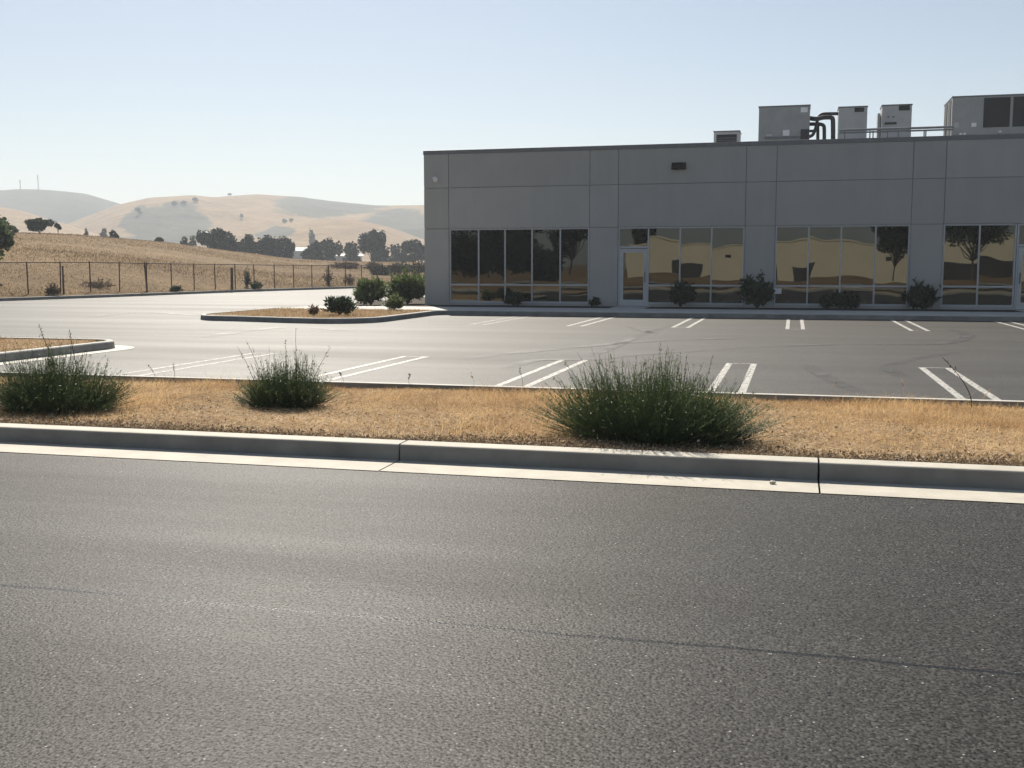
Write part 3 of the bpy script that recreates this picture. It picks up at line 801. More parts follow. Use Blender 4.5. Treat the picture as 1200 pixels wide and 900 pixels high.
# pipe rack along the parapet
Y = 41.; t = empty('pipe_rack', tuple(fp(1050, 165, Y)), 'pair of long horizontal pipes on short posts along the roof edge', 'pipes'); t.location.z = RZ
for (ua, va, ub, vb, r) in ((983, 153.2, 1118, 148.3, .042), (983, 156.2, 1118, 151.4, .03)):
    A, B = fp(ua, va, Y), fp(ub, vb, Y); z = (A.z + B.z) / 2; k = MB(); k.tube([(A.x, Y, z), (B.x, Y, z)], r, 8); k.build('pipe', M['pipe_grey'], t)
for u in (990, 1019.5, 1023.2, 1040, 1052.8, 1083, 1085, 1108):
    p = fp(u, 155, Y + .06); k = MB(); k.box(p.x - .02, p.x + .02, Y + .04, Y + .08, RZ, p.z + .05); k.build('support', M['pipe_grey'], t)

# ------------------------------------------------------------------ wire fence along the driveway
FENCE = [(-39.6, 10), (-37.8, 22), (-36.6, 32), (-36.1, 38), (-35.55, 43.3), (-35.2, 48.6), (-34.6, 54.5), (-34.0, 63.5), (-32.4, 73.5), (-31.4, 79), (-28.8, 86.5), (-22.5, 96.4), (-10.2, 102.6)]
def fence_pt(s):
    d = 0
    for a, b in zip(FENCE[:-1], FENCE[1:]):
        L = math.hypot(b[0] - a[0], b[1] - a[1])
        if d + L >= s: k = (s - d) / L; return (a[0] + (b[0] - a[0]) * k, a[1] + (b[1] - a[1]) * k)
        d += L
    return FENCE[-1]
def build_fence():
    Ltot = sum(math.hypot(b[0] - a[0], b[1] - a[1]) for a, b in zip(FENCE[:-1], FENCE[1:]))
    f = empty('wire_fence', (*fence_pt(30), .1), 'rusty chain link fence on thin posts along the foot of the golden rise', 'fence')
    H = 1.52; rng = random.Random(4)
    def s_at(u): return min((abs(u_of(*fence_pt(k * .05)) - u), k * .05) for k in range(400, int(Ltot / .05)) if fence_pt(k * .05)[1] < 95)[1]
    sa, sb = s_at(105), s_at(275); step = (sb - sa) / 6; s0 = sa % step
    SS = list(np.arange(s0, Ltot, step)); n = len(SS) - 1
    P = [fence_pt(q) for q in SS]
    Z = [max(.1, gz_xy(*p)) for p in P]
    r = MB()
    for i in range(n):
        r.tube([(*P[i], Z[i] + H), (*P[i+1], Z[i+1] + H)], .024, 6)
    r.build('top_rail', M['rust'], f)
    for i, p in enumerate(P):
        k = MB(); lx, ly = rng.uniform(-.03, .03), rng.uniform(-.03, .03)
        k.tube([(p[0], p[1], Z[i] - .1), (p[0] + lx, p[1] + ly, Z[i] + H + .04)], .032, 7); k.build('post', M['rust'], f)
    # mesh: crossed thin wires
    N = int(Ltot / .085); Ps = []
    for sgn in (-1, 1):
        for i in range(N):
            s = i * .085 + .02; s2 = s + sgn * 1.40
            if s2 < 0 or s2 > Ltot: continue
            a, b = fence_pt(s), fence_pt(s2)
            za = float(np.interp(s, SS, Z)); zb = float(np.interp(s2, SS, Z))
            Ps.append([(a[0], a[1], za + .04), (b[0], b[1], zb + H - .02)])
    Ps = np.array(Ps); V, Q = rods(Ps, np.full(Ps.shape[:2], .0022), 3)
    link('mesh', np_mesh('mesh', V, Q), M['wire'], f)
    # braces of the corner posts
    for u, lean in ((66, .02),):
        d = ray(u, 347)
    return f
build_fence()
def near_fence(u, off=0.0):
    best = None
    for i in range(2600):
        p = fence_pt(i * .05); e = abs(u_of(*p) - u)
        if best is None or e < best[0]: best = (e, p)
    return (best[1][0] + off, best[1][1])
def old_post(u, h, r, lean, label):
    x, y = near_fence(u, .35); z = gz_xy(x - .6, y); t = MB()
    t.tube([(x, y, .06), (x + lean * .5, y, .1 + h * .5), (x + lean, y, .1 + h)], [r * 1.1, r, r * .9], 8)
    tag(t.build('wooden_post', M['wood']), label, 'post', 'old wooden posts beside the fence')
old_post(165.5, 1.72, .05, -.12, 'tall leaning wooden post standing up above the fence rail')
old_post(66.5, 1.5, .045, .0, 'upright brown post doubling a fence post near the left side')
old_post(265, 1.42, .085, .03, 'thick dark wooden stump post beside the fence wire')

# ------------------------------------------------------------------ plants
def broom(name, label, base, rx, ry, h, nst, seed, group, tall=(), side_bias=0.0, dry=60):
    rng = np.random.default_rng(seed); t = empty(name, tuple(base), label, 'shrub', group)
    n = nst
    q = rng.random(n) ** .5; th = rng.uniform(0, 6.283, n)
    bx, by = .62 * rx * q * np.cos(th), .62 * ry * q * np.sin(th)
    K = 15; ka = rng.uniform(0, 6.283, K); kq = rng.random(K) ** .5 * .8; kx, ky = .62 * rx * kq * np.cos(ka), .62 * ry * kq * np.sin(ka); kh = rng.uniform(.72, 1.14, K) * (1.05 - .25 * kq)
    near = np.argmin((bx[:, None] - kx) ** 2 + (by[:, None] - ky) ** 2, axis=1)
    bx, by = bx * .55 + kx[near] * .45, by * .55 + ky[near] * .45
    out = np.clip(q + rng.normal(0, .18, n), 0, 1.2)
    L = h * rng.beta(3.2, 2.0, n) * 1.40 * (1.03 - .34 * out ** 2) * kh[near] * (1 + .10 * wob(bx, by, seed, 2, 6))
    ex, ey = rx * out * np.cos(th) * rng.uniform(.75, 1.1, n), ry * out * np.sin(th) * rng.uniform(.75, 1.1, n)
    S = 7; P = np.empty((n, S, 3)); R = np.empty((n, S))
    bend = rng.normal(0, .05, (n, 2)) * h
    for k in range(S):
        s = k / (S - 1)
        P[:, k, 0] = base[0] + bx + (ex - bx) * (s * .75 + .25 * s * s) + bend[:, 0] * math.sin(s * 3)
        P[:, k, 1] = base[1] + by + (ey - by) * (s * .75 + .25 * s * s) + bend[:, 1] * math.sin(s * 3)
        P[:, k, 2] = base[2] - .02 + L * (s - .22 * out * s * (1 - s))
        R[:, k] = .0030 * (1 - .72 * s)
    parts = [rods(P, R)]
    # side shoots on every stem
    for rep in range(6):
        s0 = rng.uniform(.3, .95, n); i0 = (s0 * (S - 1)).astype(int); i0 = np.minimum(i0, S - 2); fr = s0 * (S - 1) - i0
        A = P[np.arange(n), i0] * (1 - fr[:, None]) + P[np.arange(n), i0 + 1] * fr[:, None]
        D = P[np.arange(n), i0 + 1] - P[np.arange(n), i0]; D /= np.linalg.norm(D, axis=1, keepdims=True)
        D = D + rng.normal(0, .36, (n, 3)); D[:, 2] += .25; D /= np.linalg.norm(D, axis=1, keepdims=True)
        ln = h * rng.uniform(.06, .20, n) * (1.15 - s0)
        P2 = A[:, None] + D[:, None] * (np.linspace(0, 1, 3)[None, :, None] * ln[:, None, None])
        P2[:, 2, 2] += ln * .06
        parts.append(rods(P2, np.tile(np.array([.0019, .0015, .0007]), (n, 1))))
    # needle leaves along the upper stems
    m_ = n * 7; ii = rng.integers(0, n, m_); s0 = rng.uniform(.25, 1.0, m_); i0 = np.minimum((s0 * (S - 1)).astype(int), S - 2); fr = s0 * (S - 1) - i0
    A = P[ii, i0] * (1 - fr[:, None]) + P[ii, i0 + 1] * fr[:, None] + rng.normal(0, .008, (m_, 3))
    parts.append(leaf_quads(A, .0044, rng, 3.0, .9))
    # long stray stems
    for (dx, dy, hh, lean) in tall:
        s = np.linspace(0, 1, 8); a = rng.uniform(-.05, .05)
        Pt = np.stack([base[0] + dx + lean * s ** 1.6 + a * np.sin(s * 5) * .25, base[1] + dy + 0 * s, base[2] + hh * s], 1)[None]
        parts.append(rods(Pt, np.linspace(.004, .0016, 8)[None]))
        k = 14; s0 = rng.uniform(.45, 1, k); A = np.stack([np.interp(s0, s, Pt[0, :, j]) for j in range(3)], 1) + rng.normal(0, .008, (k, 3))
        parts.append(leaf_quads(A, .0055, rng, 2.6, .8))
    link('stems', np_mesh('stems', *join_vq(parts)), M['broom'], t)
    th = rng.uniform(0, 6.283, dry); q = rng.uniform(.4, 1.02, dry)
    Cn = np.stack([base[0] + rx * q * np.cos(th) * .95, base[1] - abs(ry * q * np.sin(th)) * .95, base[2] + rng.gamma(1.3, .045, dry) * h / .6], 1)
    link('dead_leaves', np_mesh('dead_leaves', *leaf_quads(Cn, .011, rng, 1.3)), M['twig'], t)
    # dead twigs low down
    k = 60; th = rng.uniform(0, 6.283, k); A = np.stack([base[0] + rx * .8 * np.cos(th), base[1] - ry * .8 * abs(np.sin(th)), base[2] + rng.uniform(0, .08, k)], 1)
    D = np.stack([np.cos(th), np.sin(th), rng.uniform(-.1, .7, k)], 1) * rng.uniform(.05, .16, k)[:, None]
    link('dead_twigs', np_mesh('dead_twigs', *rods(np.stack([A, A + D * .5 + rng.normal(0, .006, (k, 3)), A + D], 1), np.tile(np.array([.003, .0024, .001]), (k, 1)))), M['weed'], t)
    return t
BG = 'broom shrubs on the dry strip'
def sp(x, y): return Vector((x, y, float(strip_z(np.array(x), np.array(y)))))
broom('broom_shrub', 'wide dark green broom shrub cut by the left edge of the photo', sp(-7.0, 9.0), .80, .55, .54, 1900, 3, BG, [(.05, .1, .64, -.2), (.45, .1, .52, .12)])
broom('broom_shrub', 'small upright broom shrub, the middle one of three on the dry strip', sp(-4.98, 9.95), .53, .42, .47, 1250, 8, BG, [(.12, 0, .80, .02), (-.2, 0, .66, -.22), (0, .05, .68, .0), (.25, 0, .62, .25), (-.28, 0, .6, -.25)])
broom('broom_shrub', 'largest broom shrub with sprawling stems right of centre', sp(-1.06, 8.70), .94, .58, .66, 2600, 14, BG, [(.1, 0, .75, .0), (-.25, 0, .70, -.12), (.35, 0, .70, .1), (.5, 0, .58, .25), (-.45, 0, .62, -.3), (.2, 0, .7, .06)])

def leafy(name, label, base, rx, ry, h, n, leaf, seed, m, group=None, spiky=.5, cat='shrub', lobes=5, lz=(.42, .68)):
    rng = np.random.default_rng(seed); t = empty(name, tuple(base), label, cat, group); parts = []
    # branches fanning from the foot
    nb = 26; th = rng.uniform(0, 6.283, nb); q = rng.random(nb) ** .5
    tip = np.stack([rx * .8 * q * np.cos(th), ry * .8 * q * np.sin(th), h * rng.uniform(.55, .95, nb) * (1 - .35 * q * q)], 1)
    P = np.stack([np.zeros((nb, 3)), tip * np.array([.35, .35, .5]), tip], 1) + np.array(base)
    link('branches', np_mesh('branches', *rods(P, np.tile(np.array([.02, .012, .004]) * h, (nb, 1)), 4)), M['bark'], t)
    K = lobes; lc = np.stack([rx * .55 * rng.uniform(-1, 1, K), ry * .55 * rng.uniform(-1, 1, K), h * rng.uniform(lz[0], lz[1], K)], 1); lr = rng.uniform(.42, .62, K)
    k = rng.integers(0, K, n); d = rng.normal(size=(n, 3)); d /= np.linalg.norm(d, axis=1, keepdims=True); rad = rng.random(n) ** .5 * (1 + .25 * wob(d[:, 0] * 3, d[:, 1] * 3 + d[:, 2] * 2, seed, 3, 2.2))
    Cn = lc[k] + d * (rad * lr[k])[:, None] * np.array([rx, ry, h * .72])
    Cn[:, 2] = np.abs(Cn[:, 2]) * .98 + .02
    # leaves point outward a little
    a = d + rng.normal(0, .8 - spiky * .5, (n, 3)); a[:, 2] += .5; a /= np.linalg.norm(a, axis=1, keepdims=True)
    b = rng.normal(size=(n, 3)); b -= a * (a * b).sum(1, keepdims=True); b /= np.linalg.norm(b, axis=1, keepdims=True)
    s = (leaf * rng.uniform(.6, 1.4, n))[:, None]; Cn = Cn + np.array(base)
    V = np.stack([Cn - a * s * 1.4, Cn + b * s * .55, Cn + a * s * 1.8, Cn - b * s * .55], 1).reshape(-1, 3)
    sh = [(V, np.arange(4 * n).reshape(n, 4))]
    ns = 46; th = rng.uniform(0, 6.283, ns); el = np.arcsin(rng.uniform(.05, 1, ns)); D = np.stack([rx * 1.12 * np.cos(el) * np.cos(th), ry * 1.12 * np.cos(el) * np.sin(th), h * (.30 + .82 * np.sin(el))], 1) * rng.uniform(.8, 1.12, ns)[:, None]
    kk = max(6, n // 90)
    for i in range(ns):
        sv = rng.uniform(.45, 1, kk)[:, None]; A = np.array(base) + D[i] * sv * np.array([1, 1, 1]) + rng.normal(0, leaf * .5, (kk, 3))
        dd = D[i] / np.linalg.norm(D[i]) + rng.normal(0, .45, (kk, 3)); dd /= np.linalg.norm(dd, axis=1, keepdims=True)
        bb = rng.normal(size=(kk, 3)); bb -= dd * (dd * bb).sum(1, keepdims=True); bb /= np.linalg.norm(bb, axis=1, keepdims=True)
        s = leaf * rng.uniform(.6, 1.2, kk)[:, None]
        sh.append((np.stack([A - dd * s, A + bb * s * .45, A + dd * s * 1.9, A - bb * s * .45], 1).reshape(-1, 3), np.arange(4 * kk).reshape(kk, 4)))
    link('foliage', np_mesh('foliage', *join_vq(sh)), m, t)
    return t
FS = 'dark shrubs along the warehouse wall'
def fs(u, v): p = gp(u, v, .14); return Vector((p.x, min(37.5, max(36.5, p.y)), .14))
leafy('wall_shrub', 'dark upright shrub against the window right of the glass door', fs(798, 360), .40, .36, .88, 900, .055, 1, M['shrub'], FS)
leafy('wall_shrub', 'rounded dark shrub on the pier between two mirror windows', fs(887, 362), .58, .5, 1.08, 1500, .06, 2, M['shrub'], FS)
leafy('wall_shrub', 'low spreading dark shrub under the window with tree reflection', fs(991, 362), .46, .4, .5, 700, .055, 3, M['shrub'], FS)
leafy('wall_shrub', 'small dark tuft at the sill left of the low spreading shrub', fs(969, 362), .2, .2, .36, 240, .05, 9, M['shrub'], FS)
leafy('wall_shrub', 'spiky dark shrub on the pier at the right end of the wall', fs(1081, 363), .52, .45, .84, 1000, .07, 4, M['shrub'], FS, .9)
leafy('wall_shrub', 'small dark shrub below the leftmost window', fs(606, 358), .36, .3, .42, 500, .05, 5, M['shrub'], FS)
leafy('wall_shrub', 'tiny seedling shrub at the pier left of the glass door', fs(699, 359), .16, .16, .30, 160, .045, 6, M['shrub'], FS)
CB = 'bushes at the warehouse corner'
leafy('corner_bush', 'round leafy bush left of the taller bush at the warehouse corner', Vector((-14.95, 36.9, .14)), .60, .55, .92, 2600, .05, 21, M['shrub_light'], CB)
leafy('corner_bush', 'taller wide green bush touching the warehouse corner', Vector((-14.15, 38.6, .14)), .95, .8, 1.16, 5200, .05, 22, M['shrub_light'], CB, lobes=7)
leafy('corner_bush', 'small low bush in front of the two corner bushes', Vector((-12.4, 32.55, .13)), .36, .3, .5, 700, .04, 23, M['shrub_light'], CB)
IS = 'plants on the rounded kerb island'
leafy('island_shrub', 'grey green shrub in the middle of the rounded kerb island', gp(398, 370, .13), .46, .4, .54, 1300, .04, 31, M['shrub'], IS)
leafy('island_shrub', 'small tan weed clump left of the island shrub', gp(367, 370, .13), .17, .17, .30, 160, .03, 32, M['weed_tan'], IS, lz=(.1, .5))
FW = 'weeds along the fence foot'
for u, w, h, n, m, lb, off in ((50, .34, .5, 160, 'weed_tan', 'dark dry bush by the fence at the far left', .55), (195, .3, .36, 140, 'shrub', 'low dark bush at the fence foot left of centre', .55),
        (290, .42, .45, 260, 'shrub', 'dark bush at the fence foot with a tall stalk', .55), (297, .22, 1.2, 120, 'oak_far', 'grey green tall weed leaning on the fence mesh', -.5),
        (393, .36, 1.3, 130, 'weed_tan', 'tall brown dead weed standing at the fence near the driveway bend', -.6), (143, .9, .35, 160, 'weed_tan', 'wide brown weed patch behind the fence', -1.4), (420, .5, .8, 110, 'weed_tan', 'ragged brown weed near the bend of the fence', -.8)):
    x, y = near_fence(u, off); leafy('fence_weed', lb, Vector((x, y, max(.0, gz_xy(x, y)))), w, w, h, n, .06, int(u), M[m], FW, .8, lz=(.1, .5))

def stalk(label, base, h, lean, seed, m='weed', n=18, r=.004):
    rng = np.random.default_rng(seed); t = empty('weed_stalk', tuple(base), label, 'weed', 'lone weed stalks')
    s = np.linspace(0, 1, 9); P = np.stack([base[0] + lean * s ** 1.8 + .03 * h * np.sin(s * 4 + seed), base[1] + .02 * h * np.sin(s * 5), base[2] + h * s * (1 - .12 * abs(lean) / h * s)], 1)[None]
    link('stem', np_mesh('stem', *rods(P, np.linspace(r, r * .45, 9)[None], 4)), M[m], t)
    s0 = rng.uniform(.6, 1, n); A = np.stack([np.interp(s0, s, P[0, :, j]) for j in range(3)], 1) + rng.normal(0, r * 2.2, (n, 3))
    link('seed_head', np_mesh('seed_head', *leaf_quads(A, .0055, rng, 2.4, .9)), M[m], t)
def st(u, v, vt, lean_px, seed, label, m='weed', r=.004, n=18):
    b = gp(u, v, .1); sc = b.length / F; stalk(label, b, (v - vt) * sc, lean_px * sc, seed, m, n, r)
st(1137, 478, 420, -29, 1, 'dark bare stalk leaning over the lot kerb between the right stripes', 'weed', .006)
st(66, 452, 383, -17, 2, 'tall arching dark stalk, left of two above the left broom shrub', 'weed', .007, 30)
st(92, 450, 389, -9, 3, 'shorter dark stalk with a thick head above the left broom shrub', 'weed', .007, 40)
st(318, 458, 428, 0, 4, 'thin dry stalk hidden beside the middle broom shrub', 'weed', .003)
st(205, 446, 426, -2, 5, 'short thin stalk on the lot kerb between two left shrubs', 'weed', .004)
st(182, 446, 428, -8, 6, 'leaning thin dry stalk right of the left broom shrub', 'weed', .003)
st(612, 458, 430, -2, 7, 'thin upright stalk on the lot kerb in front of the centre stripe', 'weed', .003)
st(556, 456, 436, -4, 8, 'pale thin weed on the lot kerb left of the centre stripe', 'litter', .0022, 10)
st(404, 452, 436, -6, 9, 'leaning dry stalk on the lot kerb beside the middle shrub', 'weed', .003)
st(1060, 470, 446, -4, 10, 'golden grass stalk on the lot kerb left of the right stripes', 'litter', .0025, 14)
st(1150, 474, 456, 8, 11, 'golden grass stalk on the lot kerb at the right stripes', 'litter', .0025, 14)
st(975, 466, 444, 4, 12, 'pale grass stalk on the lot kerb right of the largest shrub', 'litter', .0022, 12)
st(478, 454, 438, 3, 13, 'short thin weed on the lot kerb right of the middle shrub', 'weed', .003)

# small stone in the gutter
mb = MB(); bm = bmesh.new(); bmesh.ops.create_icosphere(bm, subdivisions=2, radius=.022)
rr = random.Random(3)
for v in bm.verts: v.co *= rr.uniform(.8, 1.15); v.co.z *= .6
me = bpy.data.meshes.new('stone'); bm.to_mesh(me); bm.free(); o = link('stone', me, M['concrete']); p = gp(905, 571, .01); o.location = (p.x, 7.58, .018)
tag(o, 'small pale stone lying in the gutter at the right', 'stone')

# ------------------------------------------------------------------ trees
def tree(name, label, base, h, w, n, leaf, seed, m, group, trunk=.3, clumps=9, flat=1.0, tr=None, airy=0.0, lean=0.0, lrs=1.0):
    """h total height, w crown width, trunk = share of bare trunk"""
    rng = np.random.default_rng(seed); t = empty(name, tuple(base), label, 'tree', group); b = np.array(base)
    r0 = tr or h * .028
    ch = h * (1 - trunk); cz = h * trunk + ch * .5
    ang = rng.uniform(0, 6.283, clumps); q = rng.random(clumps) ** .5 * .62
    lc = np.stack([w / 2 * q * np.cos(ang) + lean, w / 2 * q * np.sin(ang), cz + ch * .5 * flat * rng.uniform(-.62, .66, clumps) * (1 - q * .5)], 1)
    lc[0] = (lean, 0, h - ch * .26)
    lr = rng.uniform(.26, .42, clumps) * lrs
    # trunk and limbs
    mb = MB(); fork = h * trunk * .8
    mb.tube([b, b + np.array([lean * .3, 0, fork * .5]), b + np.array([lean * .6, .02 * h, fork])], [r0 * 1.25, r0, r0 * .8], 7)
    for c in lc:
        f0 = b + np.array([lean * .6, .02 * h, fork * .97]); e = b + c
        mid = f0 * .5 + e * .5 + np.array([0, 0, -.04 * h]) + rng.normal(0, .02 * h, 3)
        mb.tube([f0, mid, e], [r0 * .55, r0 * .34, r0 * .12], 5)
    mb.build('trunk', M['bark'], t)
    k = rng.integers(0, clumps, n); d = rng.normal(size=(n, 3)); d /= np.linalg.norm(d, axis=1, keepdims=True)
    rad = rng.random(n) ** (.45 - .2 * airy) * (1 + .42 * wob(d[:, 0] * 2 + k, d[:, 1] * 2 + d[:, 2] * 3, seed, 3, 2.5))
    Cn = b + lc[k] + d * (rad * lr[k])[:, None] * np.array([w * .62, w * .62, ch * .62 * flat])
    keep = Cn[:, 2] > b[2] + h * trunk * .55; Cn = Cn[keep]
    link('crown', np_mesh('crown', *leaf_quads(Cn, leaf, rng, 1.35)), m, t)
    return t
def on_ground(u, D):
    d = ray(u, 314); az = math.atan2(d[0], d[1]); return Vector((math.sin(az) * D, math.cos(az) * D, ground_z(az, D) - .15))
def tree_px(name, label, u0, u1, vtop, D, n, leaf, seed, m, group, ws=None, **k):
    ws = ws or (1.16 if u0 > 236 else .82)
    b = on_ground((u0 + u1) / 2, D); sc = D / F * 1.01
    top = at((u0 + u1) / 2, vtop, D).z
    return tree(name, label, b, top - b.z, (u1 - u0) * sc * ws, int(n * 1.25), leaf * 1.1, seed, m, group, **k)
OG = 'trees standing beyond the golden crest'
tree_px('oak_tree', 'spreading dark oak on the crest of the golden rise at the left', 33, 63, 255.5, 133, 3600, .12, 41, M['oak'], OG, trunk=.16, clumps=14, flat=.9, airy=.4, ws=.95)
tree_px('small_tree', 'little lollipop tree with bare trunk right of the spreading oak', 64.5, 75, 262, 138, 700, .10, 42, M['oak'], OG, trunk=.42, clumps=5)
tree_px('small_tree', 'sparse light shrub tree beside the left edge tree', 5, 23, 263, 112, 330, .10, 43, M['tree_green'], OG, trunk=.08, clumps=9, airy=.8, ws=1.1, lrs=.7)
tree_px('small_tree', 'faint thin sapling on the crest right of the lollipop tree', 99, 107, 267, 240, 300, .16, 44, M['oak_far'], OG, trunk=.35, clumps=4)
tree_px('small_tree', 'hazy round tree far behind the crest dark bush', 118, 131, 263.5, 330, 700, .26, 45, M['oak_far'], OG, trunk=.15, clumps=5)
tree_px('oak_bush', 'low dark oak bush peeping over the crest below the hazy round tree', 126, 142, 270, 160, 900, .14, 46, M['oak'], OG, trunk=.1, clumps=5)
tree_px('oak_bush', 'low dark bush half hidden by the crest left of the sparse trees', 180, 194, 277, 180, 700, .15, 47, M['oak'], OG, trunk=.1, clumps=5)
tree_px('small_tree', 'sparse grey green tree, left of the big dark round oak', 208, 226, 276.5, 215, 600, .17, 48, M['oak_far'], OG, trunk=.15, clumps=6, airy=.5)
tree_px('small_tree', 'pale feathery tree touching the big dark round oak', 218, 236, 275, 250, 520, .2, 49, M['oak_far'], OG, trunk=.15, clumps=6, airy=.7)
tree_px('oak_tree', 'big dark round oak, tallest at the left of the tree row', 237, 276, 265.5, 205, 5200, .2, 50, M['oak'], OG, trunk=.1, clumps=13)
tree_px('oak_tree', 'low dark oak joined to the right side of the big round oak', 262, 292, 281, 208, 2200, .2, 51, M['oak'], OG, trunk=.06, clumps=8)
tree_px('oak_tree', 'rounded oak between the big round oak and the peaked pair', 282, 302, 274, 215, 2200, .2, 52, M['oak'], OG, trunk=.1, clumps=7)
tree_px('oak_tree', 'peaked oak left half of the pair in the middle of the row', 302, 328, 275.5, 222, 2600, .2, 53, M['oak'], OG, trunk=.08, clumps=8)
tree_px('oak_tree', 'peaked oak right half of the pair beside the white roof', 318, 346, 276.5, 220, 2800, .2, 54, M['oak'], OG, trunk=.06, clumps=9)
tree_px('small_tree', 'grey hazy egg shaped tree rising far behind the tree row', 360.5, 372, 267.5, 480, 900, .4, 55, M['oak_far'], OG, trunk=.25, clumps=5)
tree_px('oak_tree', 'low broad oak right of the white roofed building', 357, 384, 281.5, 240, 2200, .22, 56, M['oak'], OG, trunk=.06, clumps=8)
tree_px('oak_tree', 'wide oak with a gap in its crown below the hazy egg tree', 372, 400, 278, 246, 2600, .22, 57, M['oak'], OG, trunk=.08, clumps=8, airy=.4)
tree_px('oak_tree', 'low oak linking to the left flank of the tallest right oak', 396, 424, 281, 250, 2200, .22, 58, M['oak'], OG, trunk=.06, clumps=8)
tree_px('oak_tree', 'tallest dark oak of the right half of the row', 417, 457, 269, 240, 5200, .22, 59, M['oak'], OG, trunk=.06, clumps=13)
tree_px('oak_tree', 'small dark oak in the dip before the warehouse corner', 450, 478, 284, 262, 1800, .22, 60, M['oak'], OG, trunk=.06, clumps=7)
tree_px('oak_tree', 'dark oak partly hidden by the warehouse corner', 469, 502, 280, 240, 3000, .22, 61, M['oak'], OG, trunk=.06, clumps=9)
tree_px('leafy_tree', 'tall green tree cut by the left edge of the photo behind the fence', -60, 12, 226, 62, 7000, .10, 62, M['tree_green'], 'tree at the left edge', trunk=.1, clumps=22, lrs=.75, airy=.3, ws=1.22)
# dry scrub band beyond the bend of the driveway
SB = 'scrub beyond the driveway bend'
for i, (u, D, w, h, lb) in enumerate(((405, 128, 1.6, .8, 'brown weed on the far field left of the tallest right oak'), (437, 130, 1.0, .9, 'reddish dry weed in the far field under the tallest right oak'), (462, 110, 1.8, 1.2, 'dark scrub bush behind the left corner bush'),
                                      (486, 112, 2.2, 1.6, 'dark scrub bush against the warehouse corner behind the bushes'), (446, 108, 1.2, .8, 'low dark scrub above the left corner bush'))):
    leafy('scrub_bush', lb, on_ground(u, D), w, w, h, 600, .12, 70 + i, M['weed'] if i < 2 else M['oak'], SB, .6)

# low buildings beyond the trees
def far_building(u0, u1, v_roof, v_eave, D, label):
    a, b = on_ground(u0, D), on_ground(u1, D); zt, ze = at(u0, v_roof, D).z, at(u0, v_eave, D).z
    t = empty('low_building', tuple(a), label, 'building', 'low buildings beyond the trees')
    d = (b - a); d.z = 0; d.normalize(); nrm = Vector((-d.y, d.x, 0)) * 12; z0 = min(a.z, b.z) - 1
    w = MB(); P = [a, b, b + nrm, a + nrm]
    for i in range(4):
        p, q = P[i], P[(i + 1) % 4]; w.quad((p.x, p.y, z0), (q.x, q.y, z0), (q.x, q.y, ze), (p.x, p.y, ze))
    w.build('wall', M['white_wall'], t)
    r = MB(); e = d * .5; A, B, Cc, Dd = a - e - nrm * .04, b + e - nrm * .04, b + e + nrm * 1.04, a - e + nrm * 1.04
    m0, m1 = (A + Dd) / 2, (B + Cc) / 2
    for q in (((A, ze), (B, ze), (m1, zt), (m0, zt)), ((m0, zt), (m1, zt), (Cc, ze), (Dd, ze))): r.quad(*[(p.x, p.y, z) for p, z in q])
    for q in (((A, ze), (m0, zt), (Dd, ze)), ((B, ze), (Cc, ze), (m1, zt))): r.poly([(p.x, p.y, z) for p, z in q])
    r.build('roof', M['cream'], t)
    k = MB(); n = max(2, int((b - a).length / 3))
    for i in range(n):
        p = a + d * ((i + .3) * (b - a).length / n) - nrm * .002; q = p + d * 1.3
        k.quad((p.x, p.y, ze - 1.6), (q.x, q.y, ze - 1.6), (q.x, q.y, ze - .5), (p.x, p.y, ze - .5))
    k.build('window', M['coil'], t)
far_building(334, 368, 289.5, 294, 330, 'pale roofed low building in the gap between the oaks')
far_building(384, 424, 297, 300, 300, 'long low grey roofed building behind the right oaks')
far_building(454, 476, 300.5, 304, 300, 'small low shed roof beside the oaks near the warehouse corner')

